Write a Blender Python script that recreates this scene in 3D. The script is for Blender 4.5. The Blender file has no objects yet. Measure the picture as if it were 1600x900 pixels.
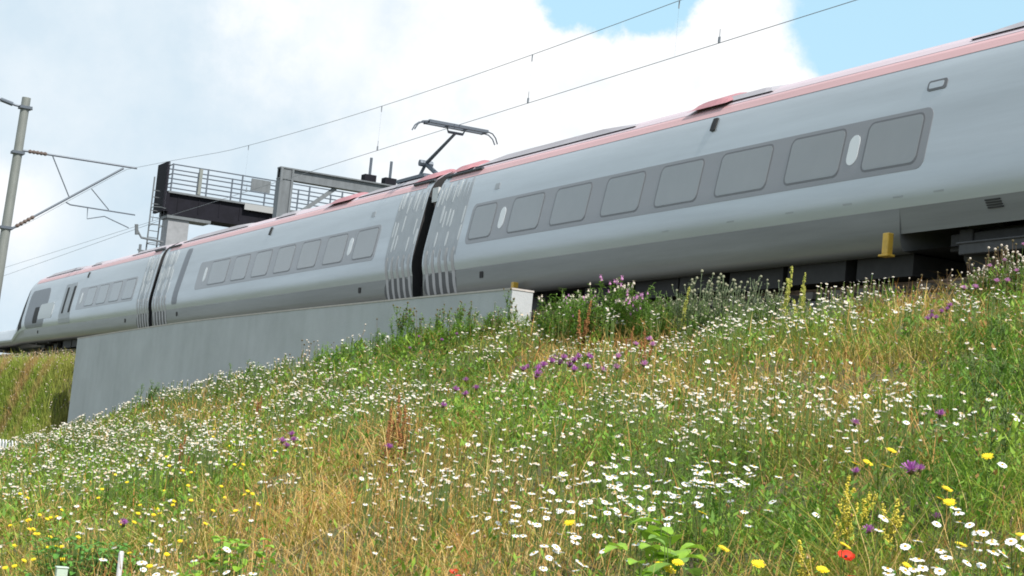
import bpy, math, random
import numpy as np
from mathutils import Vector
R = math.radians
random.seed(7); rng = np.random.default_rng(7)
sc = bpy.context.scene
COL = sc.collection

# ------------------------------------------------------------------ camera
F, YAW, PITCH, ROLL, EYE = 2790., .4486, .1009, .0974, -3.31
fw = Vector((math.sin(YAW)*math.cos(PITCH), math.cos(YAW)*math.cos(PITCH), math.sin(PITCH)))
r0 = Vector((math.cos(YAW), -math.sin(YAW), 0)); u0 = r0.cross(fw)
rt = r0*math.cos(ROLL) + u0*math.sin(ROLL); up = -r0*math.sin(ROLL) + u0*math.cos(ROLL)
cd = bpy.data.cameras.new('camera'); cam = bpy.data.objects.new('camera', cd); COL.objects.link(cam)
from mathutils import Matrix
m = Matrix((rt, up, -fw)).transposed().to_4x4(); m.translation = (0, 0, EYE)
cam.matrix_world = m
cd.sensor_width = 36; cd.lens = F/1600*36; cd.clip_start = .1; cd.clip_end = 6000
sc.camera = cam

def ray(px, py): return (fw*F + rt*(px-800) - up*(py-450))
def at_x(px, py, X):
    d = ray(px, py); t = X/d.x; return Vector((X, d.y*t, EYE+d.z*t))
def at_y(px, py, Y):
    d = ray(px, py); t = Y/d.y; return Vector((d.x*t, Y, EYE+d.z*t))

# ------------------------------------------------------------------ sun, sky, exposure
SUN_AZ, SUN_EL = R(172), R(49)
sd = bpy.data.lights.new('sun', 'SUN'); sd.energy = 5.0; sd.angle = R(.6); sd.color = (1, .95, .87)
so = bpy.data.objects.new('sun', sd); COL.objects.link(so)
sv = Vector((math.sin(SUN_AZ)*math.cos(SUN_EL), math.cos(SUN_AZ)*math.cos(SUN_EL), math.sin(SUN_EL)))
so.rotation_euler = sv.to_track_quat('Z', 'Y').to_euler(); so.location = (0, -20, 40)
sc.view_settings.view_transform = 'Standard'; sc.view_settings.look = 'None'
sc.view_settings.gamma = 1; sc.view_settings.exposure = 0.25; sc.view_settings.use_curve_mapping = False
sc.render.engine = 'CYCLES'; sc.cycles.use_denoising = True
sc.cycles.filter_width = 1.8; sc.cycles.max_bounces = 6; sc.cycles.diffuse_bounces = 3; sc.cycles.glossy_bounces = 3; sc.cycles.transmission_bounces = 3
sc.cycles.transparent_max_bounces = 8

w = bpy.data.worlds.new('World'); sc.world = w; w.use_nodes = True
nt = w.node_tree; N = nt.nodes; L = nt.links; N.clear()
def nd(t, **k):
    n = N.new(t)
    for a, b in k.items(): setattr(n, a, b)
    return n
def math_(op, a, b=None, clamp=False):
    n = nd('ShaderNodeMath', operation=op, use_clamp=clamp)
    for i, v in enumerate((a, b)):
        if v is None: continue
        if isinstance(v, (int, float)): n.inputs[i].default_value = v
        else: L.new(v, n.inputs[i])
    return n.outputs[0]
out = nd('ShaderNodeOutputWorld'); bg = nd('ShaderNodeBackground'); bg.inputs[1].default_value = .1
L.new(bg.outputs[0], out.inputs[0])
sky = nd('ShaderNodeTexSky', sky_type='NISHITA'); sky.sun_disc = False; sky.sun_elevation = SUN_EL; sky.sun_rotation = SUN_AZ
sky.air_density = 1.0; sky.dust_density = .8; sky.ozone_density = 1.2
tc = nd('ShaderNodeTexCoord')
def noise(scale, detail, rough, vec, dist=0):
    n = nd('ShaderNodeTexNoise'); n.inputs['Scale'].default_value = scale; n.inputs['Detail'].default_value = detail
    n.inputs['Roughness'].default_value = rough; n.inputs['Distortion'].default_value = dist; L.new(vec, n.inputs['Vector']); return n
warp = noise(11, 7, .66, tc.outputs['Generated'])
wv = nd('ShaderNodeVectorMath', operation='MULTIPLY_ADD'); L.new(warp.outputs['Color'], wv.inputs[0])
wv.inputs[1].default_value = (.075,)*3; 
sub = nd('ShaderNodeVectorMath', operation='SUBTRACT'); L.new(tc.outputs['Generated'], sub.inputs[0]); sub.inputs[1].default_value = (.0375,)*3
L.new(sub.outputs[0], wv.inputs[2])
nrm = nd('ShaderNodeVectorMath', operation='NORMALIZE'); L.new(wv.outputs[0], nrm.inputs[0])
def blob(px, py, rad, soft):           # 1 inside an angular disc round a direction of the sky
    d = ray(px, py).normalized()
    dt = nd('ShaderNodeVectorMath', operation='DISTANCE'); L.new(nrm.outputs[0], dt.inputs[0]); dt.inputs[1].default_value = d
    mr = nd('ShaderNodeMapRange', interpolation_type='SMOOTHSTEP'); L.new(dt.outputs['Value'], mr.inputs['Value'])
    a = rad/F; s = soft/F
    mr.inputs['From Min'].default_value = a+s; mr.inputs['From Max'].default_value = max(a-s, 0)
    return mr.outputs[0]
def mx(ls):
    a = ls[0]
    for b in ls[1:]: a = math_('MAXIMUM', a, b)
    return a
clear = mx([blob(1520, -75, 300, 26), blob(1700, -160, 420, 25), blob(925, -32, 72, 16), blob(1030, -20, 62, 14)])
bright = mx([blob(1110, 130, 300, 190), blob(800, 130, 260, 240), blob(1150, 40, 120, 20), blob(20, 330, 60, 70), blob(500, 40, 90, 130)])
n2 = noise(5, 6, .55, tc.outputs['Generated'])
n3 = noise(22, 6, .6, tc.outputs['Generated'])
gr = nd('ShaderNodeMapRange'); L.new(n2.outputs['Fac'], gr.inputs['Value']); gr.inputs['From Min'].default_value = .38; gr.inputs['From Max'].default_value = .64
gr3 = nd('ShaderNodeMapRange'); L.new(n3.outputs['Fac'], gr3.inputs['Value']); gr3.inputs['From Min'].default_value = .35; gr3.inputs['From Max'].default_value = .7
lit = math_('ADD', math_('MULTIPLY', gr.outputs[0], .3), math_('MULTIPLY', gr3.outputs[0], .22))
lit = math_('ADD', lit, math_('MULTIPLY', bright, math_('ADD', .62, math_('MULTIPLY', gr3.outputs[0], .3))), clamp=True)
cc = nd('ShaderNodeMix', data_type='RGBA'); L.new(lit, cc.inputs[0])
cc.inputs[6].default_value = (5.3, 6.6, 7.6, 1); cc.inputs[7].default_value = (9.1, 9.2, 9.3, 1)
# thin veil over the clear blue, then clouds
veil = nd('ShaderNodeMix', data_type='RGBA'); veil.inputs[0].default_value = .6
L.new(sky.outputs[0], veil.inputs[6]); veil.inputs[7].default_value = (5.8, 9.2, 10.8, 1)
cm = nd('ShaderNodeMix', data_type='RGBA'); L.new(clear, cm.inputs[0]); L.new(cc.outputs[2], cm.inputs[6]); L.new(veil.outputs[2], cm.inputs[7])
L.new(cm.outputs[2], bg.inputs[0])

# ------------------------------------------------------------------ helpers
def tag(o, label=None, cat=None, group=None, kind=None):
    if label: o['label'] = label
    if cat: o['category'] = cat
    if group: o['group'] = group
    if kind: o['kind'] = kind
    return o
def empty(name, loc=(0, 0, 0)):
    o = bpy.data.objects.new(name, None); o.location = loc; o.empty_display_size = .1; COL.objects.link(o); return o
class MB:
    def __init__(s): s.v = []; s.f = []; s.mi = []; s.cur = 0
    def add(s, vs, fs):
        b = len(s.v); s.v += [tuple(x) for x in vs]; s.f += [tuple(b+i for i in q) for q in fs]; s.mi += [s.cur]*len(fs)
    def box(s, a, b):
        x0, y0, z0 = a; x1, y1, z1 = b
        s.add([(x0,y0,z0),(x1,y0,z0),(x1,y1,z0),(x0,y1,z0),(x0,y0,z1),(x1,y0,z1),(x1,y1,z1),(x0,y1,z1)],
              [(3,2,1,0),(4,5,6,7),(0,1,5,4),(1,2,6,5),(2,3,7,6),(3,0,4,7)])
    def tube(s, pts, rad, n=6, cap=True):
        pts = [Vector(p) for p in pts]
        if isinstance(rad, (int, float)): rad = [rad]*len(pts)
        ring = []; ref = None
        for i, p in enumerate(pts):
            d = (pts[min(i+1, len(pts)-1)] - pts[max(i-1, 0)]).normalized()
            if ref is None: ref = Vector((0, 0, 1)) if abs(d.z) < .9 else Vector((1, 0, 0))
            a = (ref - d*ref.dot(d)).normalized(); ref = a; c = d.cross(a)
            ring.append([p + (a*math.cos(2*math.pi*k/n) + c*math.sin(2*math.pi*k/n))*rad[i] for k in range(n)])
        vs = [q for r in ring for q in r]; fs = []
        for i in range(len(pts)-1):
            for k in range(n): fs.append((i*n+k, i*n+(k+1) % n, (i+1)*n+(k+1) % n, (i+1)*n+k))
        if cap: fs += [tuple(range(n))[::-1], tuple((len(pts)-1)*n+k for k in range(n))]
        s.add(vs, fs)
    def bar(s, a, b, wd, ht):           # rectangular bar from a to b, wd across, ht in height
        a = Vector(a); b = Vector(b); d = (b-a).normalized()
        ref = Vector((0, 0, 1)) if abs(d.z) < .9 else Vector((1, 0, 0))
        c = d.cross(ref).normalized()*wd/2; h = c.cross(d).normalized()*ht/2
        q = [a-c-h, a+c-h, a+c+h, a-c+h, b-c-h, b+c-h, b+c+h, b-c+h]
        s.add(q, [(0,1,2,3),(7,6,5,4),(0,4,5,1),(1,5,6,2),(2,6,7,3),(3,7,4,0)])
    def build(s, name, mats, parent=None, smooth=False, loc=None, bevel=0):
        me = bpy.data.meshes.new(name); me.from_pydata(s.v, [], s.f); me.update()
        for mt in (mats if isinstance(mats, (list, tuple)) else [mats]): me.materials.append(mt)
        if s.mi: me.polygons.foreach_set('material_index', s.mi)
        if smooth: me.polygons.foreach_set('use_smooth', [True]*len(s.f))
        o = bpy.data.objects.new(name, me); COL.objects.link(o)
        if parent: o.parent = parent
        if loc: o.location = loc
        if bevel:
            b = o.modifiers.new('bevel', 'BEVEL'); b.width = bevel; b.segments = 2; b.limit_method = 'ANGLE'
        return o
def kids(o, table): return table.get(o, [])
def copy_tree(src, loc, rz, s):
    r = src.copy(); COL.objects.link(r); r.location = loc; r.rotation_euler = (0, 0, rz); r.scale = (s, s, s)
    for ch in src.children:
        c = ch.copy(); COL.objects.link(c); c.parent = r
        for g in ch.children:
            d = g.copy(); COL.objects.link(d); d.parent = c
    return r

def mat(name, col, rough=.6, metal=0, var=0, scale=6, bump=0, bscale=40, stretch=None, spec=None, col2=None, trans=0, coat=0):
    mt = bpy.data.materials.new(name); mt.use_nodes = True; t = mt.node_tree; p = t.nodes['Principled BSDF']
    p.inputs['Base Color'].default_value = (*col, 1); p.inputs['Roughness'].default_value = rough; p.inputs['Metallic'].default_value = metal
    if spec is not None: p.inputs['Specular IOR Level'].default_value = spec
    if coat: p.inputs['Coat Weight'].default_value = coat; p.inputs['Coat Roughness'].default_value = .25
    c = t.nodes.new('ShaderNodeTexCoord'); mp = t.nodes.new('ShaderNodeMapping'); t.links.new(c.outputs['Object'], mp.inputs[0])
    if stretch: mp.inputs['Scale'].default_value = stretch
    if var or col2:
        n = t.nodes.new('ShaderNodeTexNoise'); n.inputs['Scale'].default_value = scale; n.inputs['Detail'].default_value = 7; n.inputs['Roughness'].default_value = .65
        t.links.new(mp.outputs[0], n.inputs['Vector'])
        r = t.nodes.new('ShaderNodeValToRGB'); r.color_ramp.elements[0].position = .32; r.color_ramp.elements[1].position = .7
        a = tuple(x*(1-var) for x in col); b = tuple(min(1, x*(1+var)) for x in (col2 or col))
        r.color_ramp.elements[0].color = (*a, 1); r.color_ramp.elements[1].color = (*b, 1)
        t.links.new(n.outputs['Fac'], r.inputs[0]); t.links.new(r.outputs[0], p.inputs['Base Color'])
    if bump:
        n = t.nodes.new('ShaderNodeTexNoise'); n.inputs['Scale'].default_value = bscale; n.inputs['Detail'].default_value = 6
        t.links.new(mp.outputs[0], n.inputs['Vector'])
        b = t.nodes.new('ShaderNodeBump'); b.inputs['Strength'].default_value = bump; b.inputs['Distance'].default_value = .02
        t.links.new(n.outputs['Fac'], b.inputs['Height']); t.links.new(b.outputs[0], p.inputs['Normal'])
    if trans:
        tr = t.nodes.new('ShaderNodeBsdfTranslucent'); mxs = t.nodes.new('ShaderNodeMixShader'); mxs.inputs[0].default_value = trans
        src = p.inputs['Base Color'].links[0].from_socket if p.inputs['Base Color'].links else None
        if src: t.links.new(src, tr.inputs[0])
        else: tr.inputs[0].default_value = (*col, 1)
        t.links.new(p.outputs[0], mxs.inputs[1]); t.links.new(tr.outputs[0], mxs.inputs[2])
        t.links.new(mxs.outputs[0], t.nodes['Material Output'].inputs[0])
    return mt
def attr_mat(name, trans=.35, rough=.6):
    mt = bpy.data.materials.new(name); mt.use_nodes = True; t = mt.node_tree; p = t.nodes['Principled BSDF']
    a = t.nodes.new('ShaderNodeAttribute'); a.attribute_name = 'tint'
    t.links.new(a.outputs['Color'], p.inputs['Base Color']); p.inputs['Roughness'].default_value = rough; p.inputs['Specular IOR Level'].default_value = .3
    tr = t.nodes.new('ShaderNodeBsdfTranslucent'); t.links.new(a.outputs['Color'], tr.inputs[0])
    mxs = t.nodes.new('ShaderNodeMixShader'); mxs.inputs[0].default_value = trans
    t.links.new(p.outputs[0], mxs.inputs[1]); t.links.new(tr.outputs[0], mxs.inputs[2]); t.links.new(mxs.outputs[0], t.nodes['Material Output'].inputs[0])
    return mt
def np_mesh(name, V, Fq, col, material, tri=False, label=None, cat=None, kind='stuff'):
    V = np.asarray(V, np.float32).reshape(-1, 3); Fq = np.asarray(Fq, np.int32); k = Fq.shape[1]
    me = bpy.data.meshes.new(name); me.vertices.add(len(V)); me.vertices.foreach_set('co', V.ravel())
    me.loops.add(Fq.size); me.loops.foreach_set('vertex_index', Fq.ravel())
    me.polygons.add(len(Fq)); me.polygons.foreach_set('loop_start', np.arange(0, Fq.size, k, dtype=np.int32))
    me.update(calc_edges=True)
    if col is not None:
        a = me.color_attributes.new('tint', 'FLOAT_COLOR', 'POINT')
        c4 = np.ones((len(V), 4), np.float32); c4[:, :3] = col; a.data.foreach_set('color', c4.ravel())
    me.materials.append(material)
    o = bpy.data.objects.new(name, me); COL.objects.link(o); tag(o, label, cat, None, kind)
    return o

M = {}
M['silver'] = mat('silver_paint', (.465, .50, .538), .30, .3, var=.12, scale=1.4, stretch=(1, .10, 1.6), coat=.3, bump=.06, bscale=2.5)
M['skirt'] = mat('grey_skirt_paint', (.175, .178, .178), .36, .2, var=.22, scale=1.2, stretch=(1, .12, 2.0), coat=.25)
M['pink'] = mat('overexposed_red_paint', (.58, .35, .36), .4, 0, var=.08, scale=2, stretch=(1, .1, 1))  # red paled to pink, overexposure put into the colour
M['roof'] = mat('pale_roof_paint', (.52, .43, .47), .5, 0, var=.1, scale=2, stretch=(1, .1, 1))
M['rooftop'] = mat('grey_roof', (.36, .34, .37), .6, 0, var=.15, scale=2, stretch=(1, .15, 1))
M['line'] = mat('gutter_dark', (.05, .055, .07), .6)
M['band'] = mat('window_band_paint', (.235, .235, .255), .3, 0, var=.06, scale=1.5, stretch=(1, .2, 1), coat=.4)
M['pane'] = mat('tinted_glass', (.27, .28, .295), .08, .0, spec=.8, var=.08, scale=.5, stretch=(1, .6, .5))
M['rim'] = mat('window_seal', (.15, .15, .165), .5)
M['white'] = mat('white_oval', (.75, .77, .8), .4)
M['black'] = mat('black_rubber', (.012, .012, .014), .7, var=.3, scale=9)
M['under'] = mat('dirty_underframe', (.018, .017, .017), .75, var=.35, scale=5)
M['under2'] = mat('underframe_grey', (.05, .05, .053), .7, var=.3, scale=4)
M['yellow'] = mat('yellow_bracket', (.62, .38, .05), .5, var=.15, scale=9)
M['greyg'] = mat('graphic_grey', (.35, .37, .40), .4, var=.08, scale=3)
M['greyd'] = mat('slate_grey_vinyl', (.17, .18, .21), .4, var=.08, scale=3)
M['lightg'] = mat('graphic_light', (.58, .60, .62), .4)
M['lightg2'] = mat('graphic_bar', (.40, .39, .40), .45, var=.1, scale=4)
M['darkg'] = mat('graphic_dark', (.06, .06, .065), .5)
M['red'] = mat('red_fairing', (.40, .17, .19), .5, var=.15, scale=4)
M['galv'] = mat('galvanised_steel', (.15, .165, .18), .55, .35, var=.18, scale=5, stretch=(1, 1, .3))
M['mast'] = mat('weathered_mast', (.20, .215, .205), .6, .2, var=.15, scale=4, stretch=(1, 1, .3))
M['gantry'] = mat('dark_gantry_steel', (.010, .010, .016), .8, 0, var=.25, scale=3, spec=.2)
M['railing'] = mat('railing_steel', (.10, .12, .15), .5, .3)
M['wire'] = mat('wire_copper', (.22, .24, .27), .5, .4)
M['ceramic'] = mat('insulator_brown', (.12, .09, .08), .35)
M['ballast'] = mat('ballast', (.10, .09, .08), .95, var=.4, scale=14, bump=1, bscale=25)
M['railm'] = mat('rail_steel', (.20, .13, .09), .5, .5, var=.3, scale=12)
M['sleeper'] = mat('concrete_sleeper', (.11, .10, .09), .9, var=.2, scale=8)
M['soil'] = mat('soil', (.095, .075, .04), .95, var=.4, scale=3, col2=(.09, .10, .035), bump=1, bscale=15)
M['post_white'] = mat('white_post', (.62, .63, .66), .6, var=.1, scale=12)

def concrete():
    mt = mat('wall_concrete', (.44, .46, .485), .85, var=.10, scale=.8, bump=.25, bscale=30, stretch=(1, .6, .8))
    t = mt.node_tree; p = t.nodes['Principled BSDF']; base = p.inputs['Base Color'].links[0].from_socket
    c = t.nodes.new('ShaderNodeTexCoord'); mp = t.nodes.new('ShaderNodeMapping'); mp.inputs['Scale'].default_value = (.1, .9, .10)
    t.links.new(c.outputs['Object'], mp.inputs[0]); n = t.nodes.new('ShaderNodeTexNoise'); n.inputs['Scale'].default_value = 2.2; n.inputs['Detail'].default_value = 8
    t.links.new(mp.outputs[0], n.inputs['Vector']); r = t.nodes.new('ShaderNodeValToRGB')
    r.color_ramp.elements[0].position = .36; r.color_ramp.elements[0].color = (.62, .62, .6, 1); r.color_ramp.elements[1].position = .55; r.color_ramp.elements[1].color = (1, 1, 1, 1)
    t.links.new(n.outputs['Fac'], r.inputs[0]); mm = t.nodes.new('ShaderNodeMix'); mm.data_type = 'RGBA'; mm.blend_type = 'MULTIPLY'; mm.inputs[0].default_value = .12
    t.links.new(base, mm.inputs[6]); t.links.new(r.outputs[0], mm.inputs[7]); t.links.new(mm.outputs[2], p.inputs['Base Color'])
    return mt
M['concrete'] = concrete()

# ------------------------------------------------------------------ ground
CY = np.array([-40, 0, 14.6, 19.4, 22.7, 25.8, 29.6, 33.9, 40.4, 48.7, 58.5, 71, 90, 140])
CZ = np.array([-1.0, -.98, -.98, -1.34, -1.14, -1.02, -1.08, -1.45, -1.98, -2.52, -3.65, -4.85, -5.9, -6.8])
def ss(x): x = np.clip(x, 0, 1); return x*x*(3-2*x)
def hgt(X, Y):
    X = np.asarray(X, float); Y = np.asarray(Y, float)
    top = np.interp(Y, CY, CZ)
    base = -4.95 - .035*np.clip(Y-6, 0, 200)
    p = 1 + .95*ss((Y-14)/24)
    t = np.clip(X/13., -3, 1.2)
    tt = np.where(t > 0, np.abs(t)**p, t*.4)
    z = base + (top-base)*np.minimum(tt, 1) + np.clip(X-13, 0, 3)*.12
    # bank on the far side of the wing wall
    bank = ss((Y-63.5)/2.5)*ss((X-12.6)/1.6)
    z = z*(1-bank) + (-1.15)*bank
    z = z + .055*np.sin(X*5.1+1.7*np.sin(Y*2.1))*np.sin(Y*4.3+1.3*np.sin(X*1.9)) + .05*np.sin(X*2.7+Y*1.9)*np.sin(Y*2.2-X*1.1)
    z = z + .05*np.sin(X*1.3+Y*.7)*np.cos(Y*.9-X*.4) + .03*np.sin(X*3.1-Y*2.3)
    return z
xs = np.concatenate([[-400, -150, -60], np.arange(-30, -4, 2.), np.arange(-4, 14.41, .2)])
ys = np.concatenate([[-400, -150, -60], np.arange(-30, 0, 2.), np.arange(0, 40, .2), np.arange(40, 100, .4), [110, 130, 180, 400]])
GX, GY = np.meshgrid(xs, ys, indexing='ij'); GZ = hgt(GX, np.clip(GY, -40, 140)); nx, ny = GX.shape
I = np.arange(nx*ny).reshape(nx, ny)
fq = np.stack([I[:-1, :-1], I[1:, :-1], I[1:, 1:], I[:-1, 1:]], -1).reshape(-1, 4)
g = np_mesh('ground', np.stack([GX, GY, GZ], -1).reshape(-1, 3), fq, None, M['soil'], kind='structure')
b = MB(); b.add([(-4000, -4000, -9), (4000, -4000, -9), (4000, 4000, -9), (-4000, 4000, -9)], [(0, 1, 2, 3)])
tag(b.build('terrain', mat('far_field', (.08, .10, .04), .95, var=.3, scale=.02)), kind='structure')
# track bed
b = MB()
prof = [(14.28, -9), (14.28, -1.0), (14.9, -.72), (15.8, -.46), (16.1, -.28), (26, -.26), (28, -.9), (28, -9)]
for i in range(len(prof)-1):
    (x0, z0), (x1, z1) = prof[i], prof[i+1]
    b.add([(x0, -60, z0), (x1, -60, z1), (x1, 28.7, z1), (x0, 28.7, z0)], [(0, 1, 2, 3)])
    z0b, z1b = z0, z1
    b.add([(x0, 28.7, z0), (x1, 28.7, z1), (x1, 170, z1), (x0, 170, z0)], [(0, 1, 2, 3)])
tag(b.build('track_bed', M['ballast']), kind='structure')
def h1(x, y): return float(hgt(x, y))
def hit(px, py, h=0., tmax=95):
    """point of the meadow whose plant top (h above soil) is seen at a pixel"""
    d = ray(px, py).normalized(); t = 3.5
    while t < tmax:
        p = Vector((0, 0, EYE)) + d*t
        if p.z < h1(p.x, p.y) + h: break
        if p.x > 13.6 and p.y < 63: break
        t += .04
    p = Vector((0, 0, EYE)) + d*t
    return Vector((p.x, p.y, h1(p.x, p.y)))

# ------------------------------------------------------------------ rails and sleepers
for x in (16.6, 18.04, 21.2, 22.64):
    b = MB(); b.box((x-.07, -40, -.14), (x+.07, 150, -.12)); b.box((x-.012, -40, -.12), (x+.012, 150, -.035)); b.box((x-.035, -40, -.035), (x+.035, 150, 0))
    tag(b.build('rail', M['railm']), 'rusty running rail under the train' if x < 19 else 'rusty running rail on the track behind the train', 'rail', 'running rails')
b = MB()
for k in range(0, 110):
    for xc in (17.32, 21.92): b.box((xc-1.25, 8+k*.7, -.245), (xc+1.25, 8.26+k*.7, -.142))
tag(b.build('sleepers', M['sleeper']), 'concrete sleepers lying in the ballast under the train', 'sleepers', None, 'stuff')

# ------------------------------------------------------------------ wing wall
wall = empty('concrete_wall', (13.8, 46, -4))
tag(wall, 'long grey concrete parapet wall below the train, sinking into the flowers', 'wall')
b = MB(); n = 24; y0, y1 = 28.65, 63.6
for i in range(n):
    a = y0+(y1-y0)*i/n; c = y0+(y1-y0)*(i+1)/n
    b.box((0, a-46, -6), (.42, c-46, 3.87)) if i in (0,) else None
b.v = []; b.f = []; b.mi = []
def wtop(y): return -.12 + .07*math.sin((y-y0)/(y1-y0)*math.pi) - .09*max(0, (y-50)/13)
for i in range(n):
    a = y0+(y1-y0)*i/n; c = y0+(y1-y0)*(i+1)/n; za, zc = wtop(a)+4, wtop(c)+4; a -= 46; c -= 46
    vs = [(0, a, -6), (.42, a, -6), (.42, a, za), (0, a, za), (0, c, -6), (.42, c, -6), (.42, c, zc), (0, c, zc)]
    fs = [(0, 3, 7, 4), (2, 1, 5, 6), (3, 2, 6, 7)]
    if i == 0: fs.append((0, 1, 2, 3))
    if i == n-1: fs.append((4, 7, 6, 5))
    b.add(vs, fs)
b.build('wall_face', M['concrete'], wall)
b = MB()
for i in range(n):
    a = y0+(y1-y0)*i/n; c = y0+(y1-y0)*(i+1)/n; za, zc = wtop(a)+4, wtop(c)+4; a -= 46; c -= 46
    vs = [(-.012, a-(.012 if i == 0 else 0), za+.002), (.432, a-(.012 if i == 0 else 0), za+.002), (.432, a-(.012 if i == 0 else 0), za+.035), (-.012, a-(.012 if i == 0 else 0), za+.035),
          (-.012, c, zc+.002), (.432, c, zc+.002), (.432, c, zc+.035), (-.012, c, zc+.035)]
    b.add(vs, [(0, 3, 7, 4), (2, 1, 5, 6), (3, 2, 6, 7), (0, 4, 5, 1)] + ([(0, 1, 2, 3)] if i == 0 else []) + ([(4, 7, 6, 5)] if i == n-1 else []))
b.build('coping', mat('coping_concrete', (.48, .44, .42), .8, var=.12, scale=5), wall)

# ------------------------------------------------------------------ train
XS = 15.92; XC = 17.32
PR = [(.32, .34), (.17, .36), (.125, .44), (.085, .66), (.055, .97), (.012, 1.15), (0, 1.30), (.014, 1.5), (.075, 1.9), (.16, 2.4), (.245, 2.85), (.335, 3.15), (.41, 3.28), (.46, 3.335)]
_z = [p[1] for p in PR[4:]]; _x = [p[0] for p in PR[4:]]
_cf = np.polyfit(_z, _x, 7)
UP = [(max(0, float(np.polyval(_cf, z))), float(z)) for z in np.linspace(.97, 3.335, 22)]
LO = PR[:5]
PR = LO[:-1] + UP
RF = [(UP[-1][0], 3.335), (.475, 3.35), (.62, 3.47), (.80, 3.58), (1.05, 3.66), (1.4, 3.70)]
def side(z):
    zz = [p[1] for p in PR]; return XS + float(np.interp(z, zz, [p[0] for p in PR]))
def sweep(b, pr, y0, y1, mi):
    full = [(XS+o, z) for o, z in pr]
    for sgn in (0, 1):
        ln = full if not sgn else [(2*XC-x, z) for x, z in full]
        i = 0
        while i < len(ln)-1:               # runs of one material share their edge vertices so they shade smoothly
            j = i
            while j < len(ln)-1 and mi[j] == mi[i]: j += 1
            b.cur = mi[i]; vs = []
            for x, z in ln[i:j+1]: vs += [(x, y0, z), (x, y1, z)]
            fs = [(2*k, 2*k+1, 2*k+3, 2*k+2) for k in range(j-i)]
            if sgn: fs = [f[::-1] for f in fs]
            b.add(vs, fs); i = j
def endcap(b, pr, y, sgn):
    full = [(XS+o, z) for o, z in pr]; mir = [(2*XC-x, z) for x, z in full][::-1]
    vs = [(x, y, z) for x, z in full+mir]; f = tuple(range(len(vs)))
    b.add(vs, [f if sgn > 0 else f[::-1]])
def patch(b, y0, y1, z0, z1, off, r=.1, lean=0, n=None):
    """panel lying on the train side, rounded corners; stands 'off' proud, closed round its edge"""
    rows = []
    zs = sorted(set([z0, z1] + [z0+r*(1-math.cos(k*math.pi/8)) for k in range(1, 5)] + [z1-r*(1-math.cos(k*math.pi/8)) for k in range(1, 5)] + [z0+(z1-z0)*k/8 for k in range(1, 8)]))
    for z in zs:
        dz = min(z-z0, z1-z); ins = r - math.sqrt(max(0, r*r-(r-dz)**2)) if dz < r else 0
        sh = lean*(z-(z0+z1)/2)
        rows.append((z, y0+ins+sh, y1-ins+sh))
    vs = []
    for z, a, c in rows: vs += [(side(z)-off, a, z), (side(z)-off, c, z), (side(z)+.01, a, z), (side(z)+.01, c, z)]
    fs = []
    for i in range(len(rows)-1):
        j = 4*i; k = j+4
        fs += [(j, k, k+1, j+1), (j+2, k+2, k, j), (j+1, k+1, k+3, j+3)]
    k = 4*(len(rows)-1); fs += [(0, 1, 3, 2), (k, k+2, k+3, k+1)]
    b.add(vs, fs)
def bmark(parent, name, m_, y0, y1, z0, z1, off=.006, r=.02):
    b = MB(); patch(b, y0, y1, z0, z1, off, r); return b.build(name, m_, parent)

def graphic(parent, ya, yb, rev, mode):
    """vinyl pattern by the coach ends: staggered pale dashes on a grey field, long curved pale bars running down over a dark skirt"""
    rr = random.Random(int(ya*10)); W = yb-ya
    def strip(b, c, wd, z0, z1, off, bend=0, n=10):
        vs = []
        for k in range(n+1):
            z = z0+(z1-z0)*k/n; u = max(0, (1.45-z)/1.05); y = c + bend*u*u
            ww = wd*(1-.5*abs(2*k/n-1)**4)
            vs += [(side(z)-off, y-ww/2, z), (side(z)-off, y+ww/2, z), (side(z)+.008, y-ww/2, z), (side(z)+.008, y+ww/2, z)]
        fs = []
        for k in range(n):
            q = 4*k; fs += [(q, q+4, q+5, q+1), (q+2, q+6, q+4, q), (q+1, q+5, q+7, q+3)]
        b.add(vs, fs)
    b = MB(); nc = 9
    for c in range(nc):                     # one connected ragged field
        lo = 1.15+.18*rr.random(); hi = 3.12-.1*(c % 2); y = ya+W*(c+.5)/nc
        strip(b, y, W/nc*1.002, lo, hi, .003, 0, 14)
        if mode == 'streak' and c in (0, 3, 7): b.v = b.v[:-60]; b.f = b.f[:-42]; b.mi = b.mi[:-42]
    b.build('end_graphic', M['greyg'], parent)
    b = MB()
    for c in range(nc):
        y = ya+W*(c+.5)/nc
        for z0, z1 in ((2.62, 3.05), (2.05, 2.45), (1.62, 1.98)):
            if rr.random() < (.75 if z0 != 1.62 else .35):
                d = rr.uniform(-.08, .12); strip(b, y+rr.uniform(-.02, .02), W/nc*rr.uniform(.3, .55), z0+d, z1+d*1.2, .006, 0, 5)
    b.build('pale_dashes', M['lightg'], parent)
    b = MB(); strip(b, (ya+yb)/2, W*.98, .42, .955, .003, 0, 6); b.build('dark_field', M['darkg'], parent)
    b = MB(); nb = 5
    for c in range(nb): strip(b, ya+W*(c+.55)/nb, W/nb*.42, .40, 1.5, .007, -.16, 14)
    b.build('curved_bars', M['lightg2'], parent)

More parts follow.
